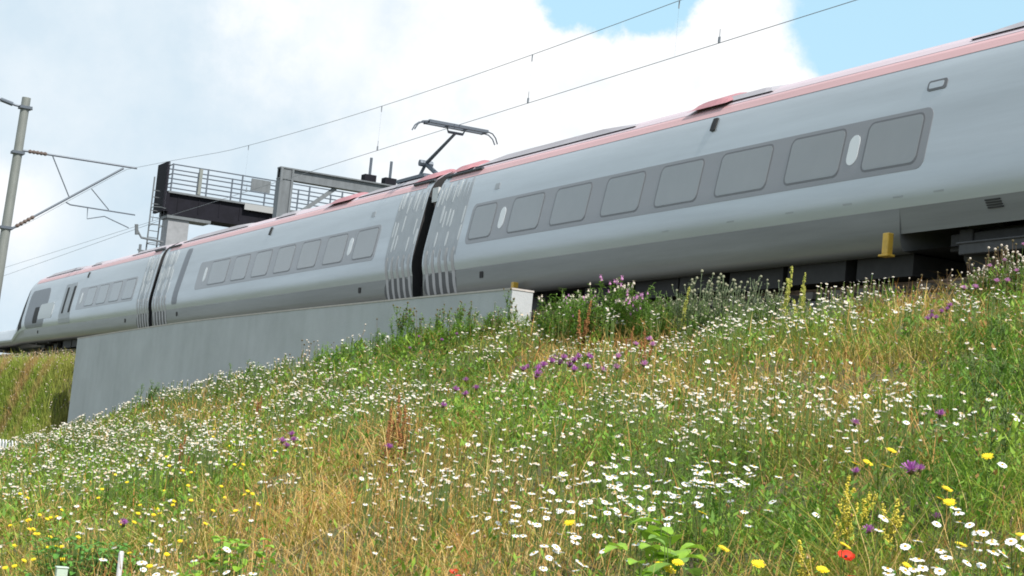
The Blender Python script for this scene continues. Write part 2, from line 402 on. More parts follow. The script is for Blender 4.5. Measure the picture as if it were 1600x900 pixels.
def bogie(parent, yc):
    bg_ = MB(); bg_.box((16.35, yc-1.55, .28), (18.29, yc+1.55, .62)); bg_.box((16.2, yc-1.7, .30), (16.42, yc+1.7, .55)); bg_.box((18.22, yc-1.7, .30), (18.44, yc+1.7, .55))
    for s in (-1, 1): bg_.box((16.17, yc+s*1.35-.14, .25), (16.3, yc+s*1.35+.14, .6))
    bg = bg_.build('bogie', M['under'], parent, bevel=.02)
    for s in (-1, 1):
        wmb = MB()
        for x in (16.5, 18.0):
            wmb.tube([(x, yc+s*1.35, .44), (x+.13, yc+s*1.35, .44)], .44, 28); wmb.tube([(x-.02, yc+s*1.35, .44), (x, yc+s*1.35, .44)], .16, 14)
        wmb.tube([(16.63, yc+s*1.35, .44), (18.0, yc+s*1.35, .44)], .08, 10)
        wmb.build('wheelset', M['under2'], bg)
def coach(y0, y1, label, band, wins, ovals, gr=('check', 'check'), bogies=True, arch=None):
    t = empty('railway_coach', (XC, (y0+y1)/2, 0)); tag(t, label, 'railway coach', 'coaches of the passing train')
    root = t; inv = Vector((XC, (y0+y1)/2, 0))
    parts0 = set(COL.objects)
    segs = [(y0, y1)]
    b = MB()
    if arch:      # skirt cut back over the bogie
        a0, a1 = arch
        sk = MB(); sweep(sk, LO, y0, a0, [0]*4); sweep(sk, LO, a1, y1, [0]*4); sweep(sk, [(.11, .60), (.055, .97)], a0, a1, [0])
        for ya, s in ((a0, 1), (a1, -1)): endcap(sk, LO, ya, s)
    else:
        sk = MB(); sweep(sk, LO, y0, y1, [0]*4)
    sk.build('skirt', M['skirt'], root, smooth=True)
    sweep(b, UP, y0, y1, [0]*21)
    b.cur = 1; endcap(b, PR+RF[1:], y0+.002, -1); endcap(b, PR+RF[1:], y1-.002, 1)
    b.cur = 1; b.add([(XS+.2, y0+.05, .36), (2*XC-XS-.2, y0+.05, .36), (2*XC-XS-.2, y1-.05, .36), (XS+.2, y1-.05, .36)], [(0, 1, 2, 3)])
    b.build('body', [M['silver'], M['black']], root, smooth=True)
    # red cantrail stripe, gutter line and pale roof
    b = MB(); PK = [(.335-.004, 3.152), (.41-.004, 3.283), (.46-.003, 3.336)]; sweep(b, PK, y0+.35, y1-.35, [0, 0]); b.build('cantrail_stripe', M['pink'], root)
    b = MB(); sweep(b, RF, y0, y1, [0, 1, 1, 2, 2]); b.build('roof', [M['line'], M['roof'], M['rooftop']], root)
    bmb = MB(); patch(bmb, band[0], band[1], 1.50, 2.43, .004, .16); bo = bmb.build('window_band', M['band'], root)
    for a, c in wins:
        wb = MB(); patch(wb, a-.035, c+.035, 1.585, 2.375, .007, .13); wo = wb.build('window', M['rim'], root)
        pb = MB(); patch(pb, a, c, 1.615, 2.345, .010, .11); pb.build('pane', M['pane'], wo)
    for yc in ovals:
        ob = MB(); patch(ob, yc-.13, yc+.13, 1.74, 2.22, .008, .13); ob.build('oval_emblem', M['white'], root)
    if gr[0]: graphic(root, y0+.04, y0+1.75, False, gr[0])
    if gr[1]: graphic(root, y1-1.9, y1-.04, True, gr[1])
    ym = (y0+y1)/2
    bmark(root, 'door_lamp', M['black'], ym-.09, ym+.05, 2.86, 3.10, .03)
    for yy in (y0+3.4, y1-3.2): bmark(root, 'socket_cover', M['under'], yy-.08, yy+.08, .72, .86, .012)
    # roof pods
    for ya, yb, h in ((y0+.6, y0+5.5, .06), (y0+10.5, y0+12.3, .07), (y1-8.5, y1-1.2, .09)):
        b = MB(); n_ = 10; rings = []
        for k in range(n_+1):
            u = k/n_; e = min(1, 6*u, 6*(1-u)); y = ya+(yb-ya)*u; h_ = h*e
            rings.append([(XC-.86, y, 3.44), (XC-.74, y, 3.50+h_), (XC-.3, y, 3.64+h_), (XC+.3, y, 3.64+h_), (XC+.74, y, 3.50+h_), (XC+.86, y, 3.44)])
        vs = [v for r_ in rings for v in r_]; fs = []
        for k in range(n_):
            for q in range(5): fs.append((6*k+q, 6*k+q+1, 6*k+7+q, 6*k+6+q))
        fs += [tuple(range(6))[::-1], tuple(6*n_+q for q in range(6))]
        b.add(vs, fs); b.build('roof_pod', M['rooftop'], root)
    if bogies:
        bogie(root, y0+3.6); bogie(root, y1-3.6)
    # underframe equipment boxes
    b = MB(); y = y0+6.2
    rr = random.Random(int(y0))
    while y < y1-7.5:
        l = rr.uniform(1.2, 2.4); dx = rr.uniform(0, .08); b.box((XS+.32+dx, y, rr.uniform(-.0, .04)), (2*XC-XS-.32-dx, y+l, .36)); y += l+rr.uniform(.06, .25)
    b.build('underfloor_equipment', M['under'], root)
    for o in COL.objects:
        if o not in parts0 and o.parent is root: o.location = -inv
    return t
def gapfill(t, y0, y1):
    """bellows between this coach and the next one"""
    inv = t.location; b = MB()
    pr = [(.42, .45), (.42, 1.1), (.52, 2.4), (.66, 3.1), (.95, 3.36), (1.4, 3.42)]
    k = 10
    for i in range(k):
        a = y0+(y1-y0)*i/k; c = y0+(y1-y0)*(i+1)/k; e = .05 if i % 2 else 0
        sweep(b, [(o+e, z-e) for o, z in pr], a, c, [0]*5)
    b.build('gangway_bellows', M['black'], t).location = -inv
    b = MB(); b.box((XS+.30, y0, .38), (2*XC-XS-.3, y1, .75)); b.build('coupling_cover', M['black'], t).location = -inv

A0, A1, B0, B1, C0, C1, D0, D1 = 14.4, 38.0, 38.62, 62.15, 62.62, 85.3, 86.8, 110.
cA = coach(A0, A1, 'nearest silver coach, its long grey window band ending at the right of the picture', (20.1, 35.75),
    [(20.3, 21.55), (22.15, 23.55), (24.1, 25.6), (26.2, 27.6), (28.2, 29.6), (30.25, 31.7), (32.25, 33.65), (34.5, 35.6)], [21.86, 34.08], arch=(14.8, 20.6))
cB = coach(B0, B1, 'second silver coach with the raised pantograph on its near roof end', (41.15, 57.0),
    [(41.3, 42.7), (43.45, 44.9), (45.5, 46.95), (47.55, 49.0), (49.6, 51.05), (51.65, 53.1), (53.7, 55.6)], [43.06, 56.15], gr=('check', 'streak'))
cC = coach(C0, C1, 'leading silver coach with a dark cab door and low nose at the far left', (65.1, 74.6), [(65.3, 66.8), (67.4, 68.9), (69.5, 71.0), (71.6, 73.1)], [74.0], gr=('streak', None))
gapfill(cA, A1, B0); gapfill(cB, B1, C0)
def onpart(t, o): o.location = -t.location; o.parent = t; return o
# coach C: doorway and the dark cut-out by its far end
d = onpart(cC, bmark(None, 'door', M['greyg'], 75.5, 77.7, 1.0, 2.75, .006, .06))
for a, c in ((75.6, 76.0), (76.9, 77.25)): bmark(d, 'door_window', M['black'], a, c, 1.45, 2.6, .012, .05)
onpart(cC, bmark(None, 'cab_panel', M['greyd'], 80.8, 85.2, 1.0, 2.8, .005, .5))
onpart(cC, bmark(None, 'side_window', M['lightg'], 79.2, 82.2, 1.35, 2.05, .010, .2))
onpart(cC, bmark(None, 'side_window', M['black'], 82.3, 83.3, 1.2, 1.95, .010, .1))
def nose():
    ring = [(XS+o, z) for o, z in LO[:-1]+UP+RF[1:]]; ring = ring + [(2*XC-x, z) for x, z in ring[::-1][1:]]; m_ = len(ring)
    st = [(85.3, 1, 1), (85.9, .975, .995), (86.3, .93, .99), (86.9, .80, .975), (87.5, .60, .955), (88.1, .42, .93), (88.7, .30, .90), (92, .30, .88), (97, .29, .86), (98.4, .25, .74), (99.2, .16, .5)]
    b = MB(); V_ = [(XC+(x-XC)*w_, y, .29+(z-.29)*k) for y, k, w_ in st for x, z in ring]; b.v = V_
    for i_ in range(len(st)-1):
        for q in range(m_-1):
            z = .29+(ring[q][1]-.29)*st[i_][1]; b.f.append((i_*m_+q, (i_+1)*m_+q, (i_+1)*m_+q+1, i_*m_+q+1))
            top = min(q, m_-2-q) > 18
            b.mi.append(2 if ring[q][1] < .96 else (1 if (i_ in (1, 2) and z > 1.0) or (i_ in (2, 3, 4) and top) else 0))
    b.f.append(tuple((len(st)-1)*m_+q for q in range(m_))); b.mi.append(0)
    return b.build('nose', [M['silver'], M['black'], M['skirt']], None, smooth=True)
onpart(cC, nose())
b = MB(); patch(b, 58.75, 59.4, 1.12, 3.05, .005, .12, lean=-.2); onpart(cB, b.build('grey_stripe', M['greyd'], None))
b = MB(); b.box((XS+.28, 38.12, 2.74), (XS+.45, 38.46, 3.08)); onpart(cA, b.build('gap_daylight', M['lightg'], None))  # pale box stands in for daylight showing through the gangway gap
# coach A: badge outline, vent, faint plate, yellow bracket
bd = MB(); patch(bd, 19.95, 20.38, 2.68, 2.84, .008, .05); bd = onpart(cA, bd.build('number_badge', M['rim'], None))
b = MB(); patch(b, 20.02, 20.34, 2.715, 2.81, .012, .03); b.build('badge_face', M['silver'], bd)
b = MB()
for k in range(4): patch(b, 18.42+.02*k, 18.72+.02*k, .80+.035*k, .82+.035*k, .012, .005)
onpart(cA, b.build('vent_slats', M['under'], None))
for t_, yy in ((cA, 34.75), (cB, 42.0)):
    b = MB(); patch(b, yy-.12, yy+.12, 2.68, 2.82, .006, .02); onpart(t_, b.build('number_plate', M['greyg'], None))
b = MB(); b.box((15.83, 20.62, .28), (15.93, 20.76, .60)); b.box((15.8, 20.58, .25), (15.95, 20.8, .285))
onpart(cA, b.build('lifting_bracket', M['yellow'], None, bevel=.015))
b = MB(); b.box((15.86, 32.9, .36), (15.98, 33.02, .52)); onpart(cA, b.build('lifting_bracket', M['yellow'], None, bevel=.015))
b = MB(); b.box((15.98, 17.95, .20), (16.12, 19.25, .37)); b.box((15.96, 17.9, .345), (16.14, 19.3, .375))
onpart(cA, b.build('bogie_step_box', M['under2'], None, bevel=.012))
b = MB()   # small recessed drain marks along the waist
for yy in (19.6, 20.5, 21.7, 23.2, 24.9, 27.0):
    b = MB(); patch(b, yy, yy+.22, 1.12, 1.145, .003, .006); onpart(cA, b.build('drain_slot', M['greyg'], None))
# red fairings on the roof
for t_, (ya, yb) in ((cA, (36.9, 37.9)), (cB, (38.75, 40.0)), (cA, (26.1, 27.4)), (cB, (44.4, 46.2))):
    b = MB(); rg = []
    for k in range(9):
        u = k/8; e = math.sin(u*math.pi)**.6 if 0 < u < 1 else 0; y = ya+(yb-ya)*u
        rg += [(XC-1.0, y, 3.38), (XC-.85, y, 3.46+.09*e), (XC-.4, y, 3.62+.13*e), (XC+.4, y, 3.62+.13*e), (XC+.85, y, 3.46+.09*e), (XC+1.0, y, 3.38)]
    b.add(rg, [(6*k+q, 6*k+q+1, 6*k+7+q, 6*k+6+q) for k in range(8) for q in range(5)])
    onpart(t_, b.build('roof_fairing', M['red'], None))
for t_, (ya, yb) in ((cA, (36.0, 38.0)), (cB, (38.65, 39.9)), (cB, (60.6, 62.1)), (cC, (62.7, 64.0))):
    b = MB(); b.tube([(XS+.40, ya, 3.32), (XS+.40, yb, 3.32)], .035, 8); onpart(t_, b.build('grab_rail', M['line'], None))
# pantograph on coach B
P = MB(); P.box((XC-.5, 40.6, 3.7), (XC+.5, 42.4, 3.78))
for x in (-.45, .45):
    for y in (40.7, 42.3): P.tube([(XC+x, y, 3.55), (XC+x, y, 3.72)], .06, 8)
pg = onpart(cB, P.build('pantograph', M['railing'], None))
b = MB(); b.tube([(XC, 40.8, 3.8), (XC, 41.75, 4.22)], .06, 8); b.tube([(XC-.18, 41.75, 4.22), (XC+.18, 41.75, 4.22)], .085, 8)
b.tube([(XC-.1, 41.9, 3.85), (XC, 41.75, 4.22)], .045, 6); b.build('lower_arm', M['railing'], pg)
b = MB(); b.tube([(XC, 41.75, 4.22), (XC, 40.05, 4.80)], [.05, .035], 8); b.tube([(XC-.2, 40.05, 4.80), (XC+.2, 40.05, 4.80)], .035, 8)
b.tube([(XC-.2, 40.05, 4.80), (XC-.25, 40.05, 4.93)], .02, 6); b.tube([(XC+.2, 40.05, 4.80), (XC+.25, 40.05, 4.93)], .02, 6); b.build('upper_arm', M['railing'], pg)
b = MB()
for dy in (-.15, .15):
    b.bar((XC-.80, 40.05+dy, 4.955), (XC+.80, 40.05+dy, 4.955), .10, .07)
    for s in (-1, 1): b.tube([(XC+s*(.80), 40.05+dy, 4.955), (XC+s*.95, 40.05+dy*.8, 4.93), (XC+s*1.06, 40.05+dy*.6, 4.84), (XC+s*1.13, 40.05+dy*.5, 4.70)], .018, 6)
for x in (-.78, -.25, .25, .78): b.bar((XC+x, 39.85, 4.93), (XC+x, 40.25, 4.93), .04, .03)
b.build('collector_head', M['railing'], pg)

# ------------------------------------------------------------------ overhead wires
def zmes(y): return 6.12 + .00088*max(0, y-34)**2 + .0004*max(0, 34-y)**2
def wire(name, label, fn, ya, yb, X, rad=.0075, step=1.5):
    t = empty(name, (X, 40, 5)); tag(t, label, 'overhead wire')
    n_ = int((yb-ya)/step); b = MB(); b.tube([(0, ya+(yb-ya)*i/n_-40, fn(ya+(yb-ya)*i/n_)-5) for i in range(n_+1)], rad, 5); b.build('wire_strand', M['wire'], t)
    return t
cw = wire('contact_wire', 'lower overhead wire that the pantograph head touches', lambda y: 4.99, 5, 125, XC, step=8)
for y in (28.1, 36.1, 45.3, 57, 69):
    b = MB(); b.box((-.012, y-40-.03, 0), (.012, y-40+.03, .11)); b.tube([(0, y-40, .1), (0, y-40, .26)], .008, 4); b.build('clip', M['wire'], cw)
def mz(y):
    if y < 74.6: return zmes(y) if y < 60 else float(np.interp(y, [60, 67.5, 74.6], [zmes(60), 7.22, 7.66]))
    return 7.66 - .03*(y-74.6) if y < 95 else 7.05
mw = wire('messenger_wire', 'upper overhead wire sagging between the supports above the train', mz, 5, 118, XC)
for y in (29.7, 36.1, 45.3, 57.3, 67.4):
    b = MB(); b.tube([(0, y-40, mz(y)-5), (0, y-40, mz(y)-5.16)], .014, 5); b.tube([(0, y-40, mz(y)-5.16), (0, y-40, 4.99-5)], .0016, 4); b.build('dropper', M['wire'], mw)
w3 = wire('feeder_wire', 'faint thin wire low in the sky beyond the slender mast', lambda y: 6.0-.012*(y-77), 77, 135, 19.6, .009)

# ------------------------------------------------------------------ mast with cantilever
MY = 74.7
mt_ = empty('catenary_mast', (13.0, MY, -1.4)); tag(mt_, 'slender pale grey mast at the left edge carrying a thin tubular bracket over the train', 'overhead line mast')
O = Vector((13.0, MY, -1.4))
def rel(p): return Vector(p)-O
b = MB(); b.tube([(-.42, 0, -.3), (-.08, 0, 11.38)], [.22, .18], 18); b.build('post', M['mast'], mt_, smooth=False)
b = MB(); b.box((-.72, -.34, -.8), (-.08, .34, -.1)); b.build('base_plate', M['concrete'], mt_)
b = MB(); b.tube([(.22, 0, 10.95), (-.5, 0, 11.0), (-1.6, 0, 11.25)], .05, 8); b.tube([(-.6, 0, 11.02), (-1.1, 0, 11.13)], .09, 10); b.build('top_arm', M['railing'], mt_)
def pp(px, py): return rel(at_y(px, py, MY))
b = MB(); b.tube([pp(35, 235), pp(214, 263)], .045, 8); b.build('top_tube', M['railing'], mt_)
for a_, c_ in ((pp(35, 235), pp(214, 263)), (pp(15, 359), pp(193, 263))):
    b = MB(); pts = []; rs = []
    for k in range(11): pts.append(a_.lerp(c_, .05+.016*k)); rs.append(.09 if k % 2 else .055)
    b.tube(pts, rs, 10); b.build('insulator', M['ceramic'], mt_)
b = MB(); b.tube([pp(15, 359), pp(193, 263)], .045, 8); b.build('diagonal_tube', M['railing'], mt_)
b = MB(); b.tube([pp(82, 243), pp(108, 308)], .025, 6); b.tube([pp(143, 295), pp(170, 328)], .022, 6); b.build('stay', M['railing'], mt_)
b = MB(); b.tube([pp(103, 316), pp(110, 320), pp(211, 336)], .028, 6); b.tube([pp(137, 325), pp(136, 342), pp(163, 338), pp(201, 356)], .022, 6); b.build('registration_arm', M['railing'], mt_)
b = MB(); pass
for xx, z in ((-.16, 9.0), (-.25, 5.85), (-.09, 10.9)): b = MB(); b.box((xx-.245, -.245, z), (xx+.26, .245, z+.11)); b.build('clamp', M['railing'], mt_)

# ------------------------------------------------------------------ signal gantry behind the train
GY0, GY1, GX0, GX1 = 77.2, 78.6, 20.0, 31.5
gt = empty('signal_gantry', (20.5, 78, -.3)); tag(gt, 'dark steel signal gantry walkway with handrails standing behind the train', 'gantry')
O = Vector((20.5, 78, -.3))
def gb(b, name, m_, bev=0): 
    b.v = [tuple(Vector(v)-O) for v in b.v]; return b.build(name, m_, gt, bevel=bev)
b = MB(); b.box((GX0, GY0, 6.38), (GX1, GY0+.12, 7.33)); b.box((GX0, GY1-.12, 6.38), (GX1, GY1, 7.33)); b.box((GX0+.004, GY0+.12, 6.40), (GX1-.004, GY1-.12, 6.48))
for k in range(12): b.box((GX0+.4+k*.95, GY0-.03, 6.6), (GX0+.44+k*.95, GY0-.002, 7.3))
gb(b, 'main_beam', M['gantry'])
b = MB(); b.box((GX0-.1, GY0-.15, 7.335), (GX1, GY1+.1, 7.42)); gb(b, 'deck', M['galv'])
b = MB()
for yy in (GY0-.1, GY1+.05):
    for z in (7.78, 8.2, 8.62): b.tube([(GX0, yy, z), (GX1, yy, z)], .028, 6)
for x in (GX0,):
    for z in (7.78, 8.2, 8.62): b.tube([(x, GY0-.1, z), (x, GY1+.05, z)], .028, 6)
b_ = b; gb(b, 'handrail', M['railing'])
for k in range(8):
    for yy in (GY0-.1, GY1+.05):
        b = MB(); b.box((GX0+k*1.6-.03, yy-.03, 7.42), (GX0+k*1.6+.03, yy+.03, 8.65)); gb(b, 'rail_post', M['railing'])
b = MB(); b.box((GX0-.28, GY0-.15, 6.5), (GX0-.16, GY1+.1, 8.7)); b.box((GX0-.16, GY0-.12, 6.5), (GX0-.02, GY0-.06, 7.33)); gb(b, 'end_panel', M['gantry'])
b = MB(); b.box((GX0+1.2, GY0-.16, 7.44), (GX0+1.34, GY0+.0, 8.6)); gb(b, 'stanchion', M['mast'])
b = MB(); b.box((20.1, 77.3, -.3), (21.05, 78.3, 6.23)); gb(b, 'tower_leg', mat('grey_box_column', (.26, .27, .29), .6, .2, var=.15, scale=3))
b = MB(); b.box((20.0, 77.2, 6.24), (22.0, 78.4, 6.37)); gb(b, 'bearing_plate', M['galv'])
b = MB()
for x in (19.35, 19.8): b.tube([(x, 77.6, -.3), (x, 77.6, 8.0)], .035, 6)
for k in range(26): b.tube([(19.35, 77.6, -.1+k*.3), (19.8, 77.6, -.1+k*.3)], .02, 5)
for k in range(6): 
    b.tube([(19.35, 77.6, 2.6+k*.8), (19.3, 77.0, 2.6+k*.8), (19.6, 76.8, 2.6+k*.8), (19.85, 77.0, 2.6+k*.8), (19.8, 77.6, 2.6+k*.8)], .018, 5)
gb(b, 'access_ladder', M['galv'])
b = MB(); b.tube([(20.0, 77.4, 5.15), (19.0, 77.3, 5.2), (18.75, 77.3, 5.55)], .05, 6); b.tube([(20.0, 77.4, 4.6), (18.9, 77.3, 4.65)], .035, 6); b.tube([(18.78, 77.3, 5.3), (18.72, 77.3, 5.75)], .08, 8); b.tube([(19.0, 77.3, 4.4), (19.0, 77.3, 4.9)], .06, 8); gb(b, 'feeder_bracket', M['galv'])
b = MB(); b.box((23.4, GY0-.22, 7.1), (25.3, GY0-.16, 7.38)); gb(b, 'name_plate', mat('pale_plate', (.30, .31, .32), .6))
b = MB(); b.box((23.6, GY0-.2, 8.0), (24.5, GY0-.14, 8.55)); gb(b, 'screen', M['galv'])

# ------------------------------------------------------------------ portal frame nearer than the gantry
PY = 61.5
pl = at_y(437, 262, PY); pr_ = at_y(605, 292, PY)
pt = empty('portal_frame', (pl.x, PY, -.3)); tag(pt, 'pale grey steel portal frame with a long crossbeam, just right of the walkway', 'overhead line portal')
O = Vector((pl.x, PY, -.3)); x0 = 0; zt = pl.z+.3; L_ = pr_.x-pl.x
b = MB(); b.box((0, -.22, 0), (.09, .22, zt-.02)); b.box((.09, -.17, 0), (.42, .17, zt-.02)); b.box((.42, -.22, 0), (.5, .22, zt-.02)); b.build('column', M['galv'], pt)
b = MB(); b.box((-.02, -.2, zt-.02), (L_+2, .2, zt+.03)); b.box((0, -.1, zt-.36), (L_+2, .1, zt-.02)); b.box((-.02, -.2, zt-.41), (L_+2, .2, zt-.36)); b.build('crossbeam', M['galv'], pt)
b = MB(); b.bar((.5, 0, zt-1.9), (2.2, 0, zt-.42), .12, .14); b.build('knee_brace', M['galv'], pt)
for px, top in ((577, 246), (609, 252)):
    q = at_y(px, 280, PY); x = q.x-O.x; zz = at_y(px, top, PY).z+.3
    b = MB(); b.tube([(x, 0, zt+.03), (x, 0, zz)], .055, 8); st = b.build('upright', M['railing'], pt)
    b = MB(); b.box((x-.25, -.2, zt+.033), (x+.2, .2, zt+.28)); b.build('isolator', M['gantry'], pt)
    b = MB(); b.box((x-.1, -.12, zt-.75), (x+.14, .12, zt-.413)); b.build('hanger', M['gantry'], pt)

# ================================================================== vegetation
def vn(x, y, s, seed):
    """smooth value noise, 0..1"""
    r = np.random.default_rng(seed).random((256, 256)); x = x/s; y = y/s
    xi = np.floor(x).astype(int); yi = np.floor(y).astype(int); fx = x-xi; fy = y-yi; fx = fx*fx*(3-2*fx); fy = fy*fy*(3-2*fy)
    g = lambda a, b: r[a % 256, b % 256]
    return (g(xi, yi)*(1-fx)+g(xi+1, yi)*fx)*(1-fy) + (g(xi, yi+1)*(1-fx)+g(xi+1, yi+1)*fx)*fy
def pix(x, y, z):
    v = np.stack([x, y, z-EYE], -1); w_ = v @ np.array(fw)
    return 800+F*(v @ np.array(rt))/w_, 450-F*(v @ np.array(up))/w_
def patches(px, py, L_):
    a = np.zeros_like(px)
    for cx, cy, rx, ry, k in L_: a += k*np.exp(-((px-cx)/rx)**2-((py-cy)/ry)**2)
    return a
DRY = [(620, 770, 210, 90, .42), (430, 850, 160, 60, .3), (930, 550, 130, 40, .5), (1250, 590, 170, 60, .33), (1440, 470, 130, 35, .5), (630, 655, 30, 60, .4), (300, 620, 150, 30, .25), (820, 800, 120, 60, .2),
       (1020, 720, 150, 70, -.4), (1300, 830, 220, 60, -.45), (1500, 690, 120, 110, -.5), (660, 560, 130, 50, -.45), (180, 760, 170, 60, -.3), (860, 640, 110, 35, -.7), (1100, 500, 110, 40, -.45), (1570, 560, 60, 90, -.6), (530, 560, 40, 25, -.5)]
RUST = [(930, 545, 110, 45, .8), (625, 660, 40, 60, .9), (1010, 510, 70, 40, .5), (300, 625, 130, 30, .35), (640, 800, 200, 80, .35), (460, 740, 120, 50, .3), (1250, 600, 150, 50, .3), (1440, 470, 110, 25, .6), (1300, 520, 60, 30, .3), (240, 860, 60, 30, .3), (820, 860, 120, 30, .4)]
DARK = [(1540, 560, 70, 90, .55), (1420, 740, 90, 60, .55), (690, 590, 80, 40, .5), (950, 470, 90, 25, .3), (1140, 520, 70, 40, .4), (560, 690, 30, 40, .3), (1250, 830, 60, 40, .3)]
AZ0, AZ1 = YAW-R(23), YAW+R(23)
def scatter(n, pw, d0=4.2, d1=92, seed=1, bank=True):
    r = np.random.default_rng(seed); u = r.random(n)
    e = 2-pw
    d = (d0**e + u*(d1**e-d0**e))**(1/e); az = AZ0+(AZ1-AZ0)*r.random(n)
    x = d*np.sin(az); y = d*np.cos(az)
    ok = (x < 13.76) | ((y < 28.4) & (x < 14.5)) | ((y > 64.2) & (x < 14.9) & bank)
    x, y = x[ok], y[ok]; z = hgt(x, y)
    return x, y, z, np.hypot(x, y)
def fields(x, y, z):
    px, py = pix(x, y, z+.15)
    dry = .56 + .85*(vn(x, y, 1.1, 11)-.5) + .45*(vn(x, y, .35, 12)-.5) + 1.3*patches(px, py, DRY)
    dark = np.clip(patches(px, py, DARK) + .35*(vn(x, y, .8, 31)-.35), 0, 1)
    return px, py, np.clip(dry, 0, 1), dark
def multi_mesh(name, V, faces, col, material, label, cat='grass'):
    V = np.asarray(V, np.float32).reshape(-1, 3); me = bpy.data.meshes.new(name); me.vertices.add(len(V)); me.vertices.foreach_set('co', V.ravel())
    idx = np.concatenate([f.ravel() for f in faces]).astype(np.int32); ks = np.concatenate([np.full(len(f), f.shape[1]) for f in faces])
    me.loops.add(len(idx)); me.loops.foreach_set('vertex_index', idx); me.polygons.add(len(ks))
    me.polygons.foreach_set('loop_start', np.concatenate([[0], np.cumsum(ks)[:-1]]).astype(np.int32)); me.update(calc_edges=True)
    a = me.color_attributes.new('tint', 'FLOAT_COLOR', 'POINT'); c4 = np.ones((len(V), 4), np.float32); c4[:, :3] = col; a.data.foreach_set('color', c4.ravel())
    me.materials.append(material); o = bpy.data.objects.new(name, me); COL.objects.link(o); tag(o, label, cat, None, 'stuff'); return o
MV = attr_mat('grass_blades', .35, .55); MP = attr_mat('petals', .25, .5); MD = attr_mat('dry_stalks', .2, .7)
def lerp(a, b, t): return a + (b-a)*t[:, None]
def blades(name, x, y, z, d, h, wd, lean, c0, c1, material, label, seed):
    r = np.random.default_rng(seed); n = len(x)
    th = r.random(n)*2*np.pi; la = r.random(n)*2*np.pi
    wx, wy = np.cos(th)*wd/2, np.sin(th)*wd/2
    lx, ly = np.cos(la)*lean*h, np.sin(la)*lean*h
    P = np.zeros((n, 8, 3), np.float32)
    for k, (u, ww) in enumerate(((0, 1), (.4, .9), (.75, .6), (1, .12))):
        bx = x + lx*u**1.8; by = y + ly*u**1.8; bz = z - .03 + h*(u - .35*np.clip(lean, 0, 1)*u*u)
        P[:, 2*k] = np.stack([bx-wx*ww, by-wy*ww, bz], -1); P[:, 2*k+1] = np.stack([bx+wx*ww, by+wy*ww, bz], -1)
    b = (np.arange(n)*8)[:, None]
    f = np.concatenate([b+np.array([[0, 1, 3, 2]]), b+np.array([[2, 3, 5, 4]]), b+np.array([[4, 5, 7, 6]])])
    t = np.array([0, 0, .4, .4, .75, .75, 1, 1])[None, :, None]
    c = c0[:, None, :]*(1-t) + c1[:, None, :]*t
    return multi_mesh(name, P, [f], c.reshape(-1, 3), material, label)
def a3(*c): return np.array(c, float)
# green and olive blades
x, y, z, d = scatter(340000, 1.4, seed=3); px, py, dry, dark = fields(x, y, z); r = rng.random(len(x))
bankm = (x > 12.9) & (y > 63)
gapn = np.clip(vn(x, y, .32, 90)*2.6-.35, .12, 1); keep = rng.random(len(x)) < np.where(bankm, 1, (.35+.65*(1-dry))*gapn); x, y, z, d, dry, dark, bankm = [q[keep] for q in (x, y, z, d, dry, dark, bankm)]; n = len(x); r = rng.random(n); q = rng.random(n)
tuft = vn(x, y, .38, 71)*.6+vn(x, y, 1.3, 72)*.4; h = (.10+.20*r)*(.45+1.25*np.clip(tuft*1.5-.2, 0, 1.2)); h = np.where(x > 11.5, h*1.1, h)
g1 = lerp(np.tile(a3(.085, .22, .022), (n, 1)), np.tile(a3(.30, .42, .045), (n, 1)), q**1.4)
g2 = lerp(np.tile(a3(.48, .38, .065), (n, 1)), np.tile(a3(.25, .19, .035), (n, 1)), q)
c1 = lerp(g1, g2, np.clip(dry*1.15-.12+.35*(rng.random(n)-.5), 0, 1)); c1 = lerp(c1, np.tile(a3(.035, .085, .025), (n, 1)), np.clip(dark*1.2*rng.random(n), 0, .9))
c1 = np.where(bankm[:, None], lerp(np.tile(a3(.13, .17, .03), (n, 1)), np.tile(a3(.24, .15, .045), (n, 1)), np.clip(vn(x, y*0+z*2, .5, 8)*1.3-.2+(z+1.6)*.12, 0, 1)), c1)
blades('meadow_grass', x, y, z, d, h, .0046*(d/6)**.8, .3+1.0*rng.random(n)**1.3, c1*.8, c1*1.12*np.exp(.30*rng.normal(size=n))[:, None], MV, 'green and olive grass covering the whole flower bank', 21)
# the steep bank beyond the wall end
n = 42000; y = rng.uniform(63.9, 92, n); x = rng.uniform(11.8, 14.9, n); z = hgt(x, y); r = rng.random(n); q = rng.random(n)
u = np.clip((z+3.6)/2.4, 0, 1); mixb = np.clip(vn(y, x*0, 1.6, 8)*1.5-.45+.35*u+.25*(q-.5), 0, 1)
c1 = lerp(lerp(np.tile(a3(.20, .31, .04), (n, 1)), np.tile(a3(.38, .46, .08), (n, 1)), r), lerp(np.tile(a3(.56, .40, .17), (n, 1)), np.tile(a3(.38, .24, .09), (n, 1)), r), mixb)
blades('bank_grass', x, y, z, x*0+70, (.25+.35*rng.random(n)+.45*rng.random(n)**6), .020, .1+.35*rng.random(n), c1*.8, c1, MV, 'rough green and brown grass on the steep bank past the wall end', 25)
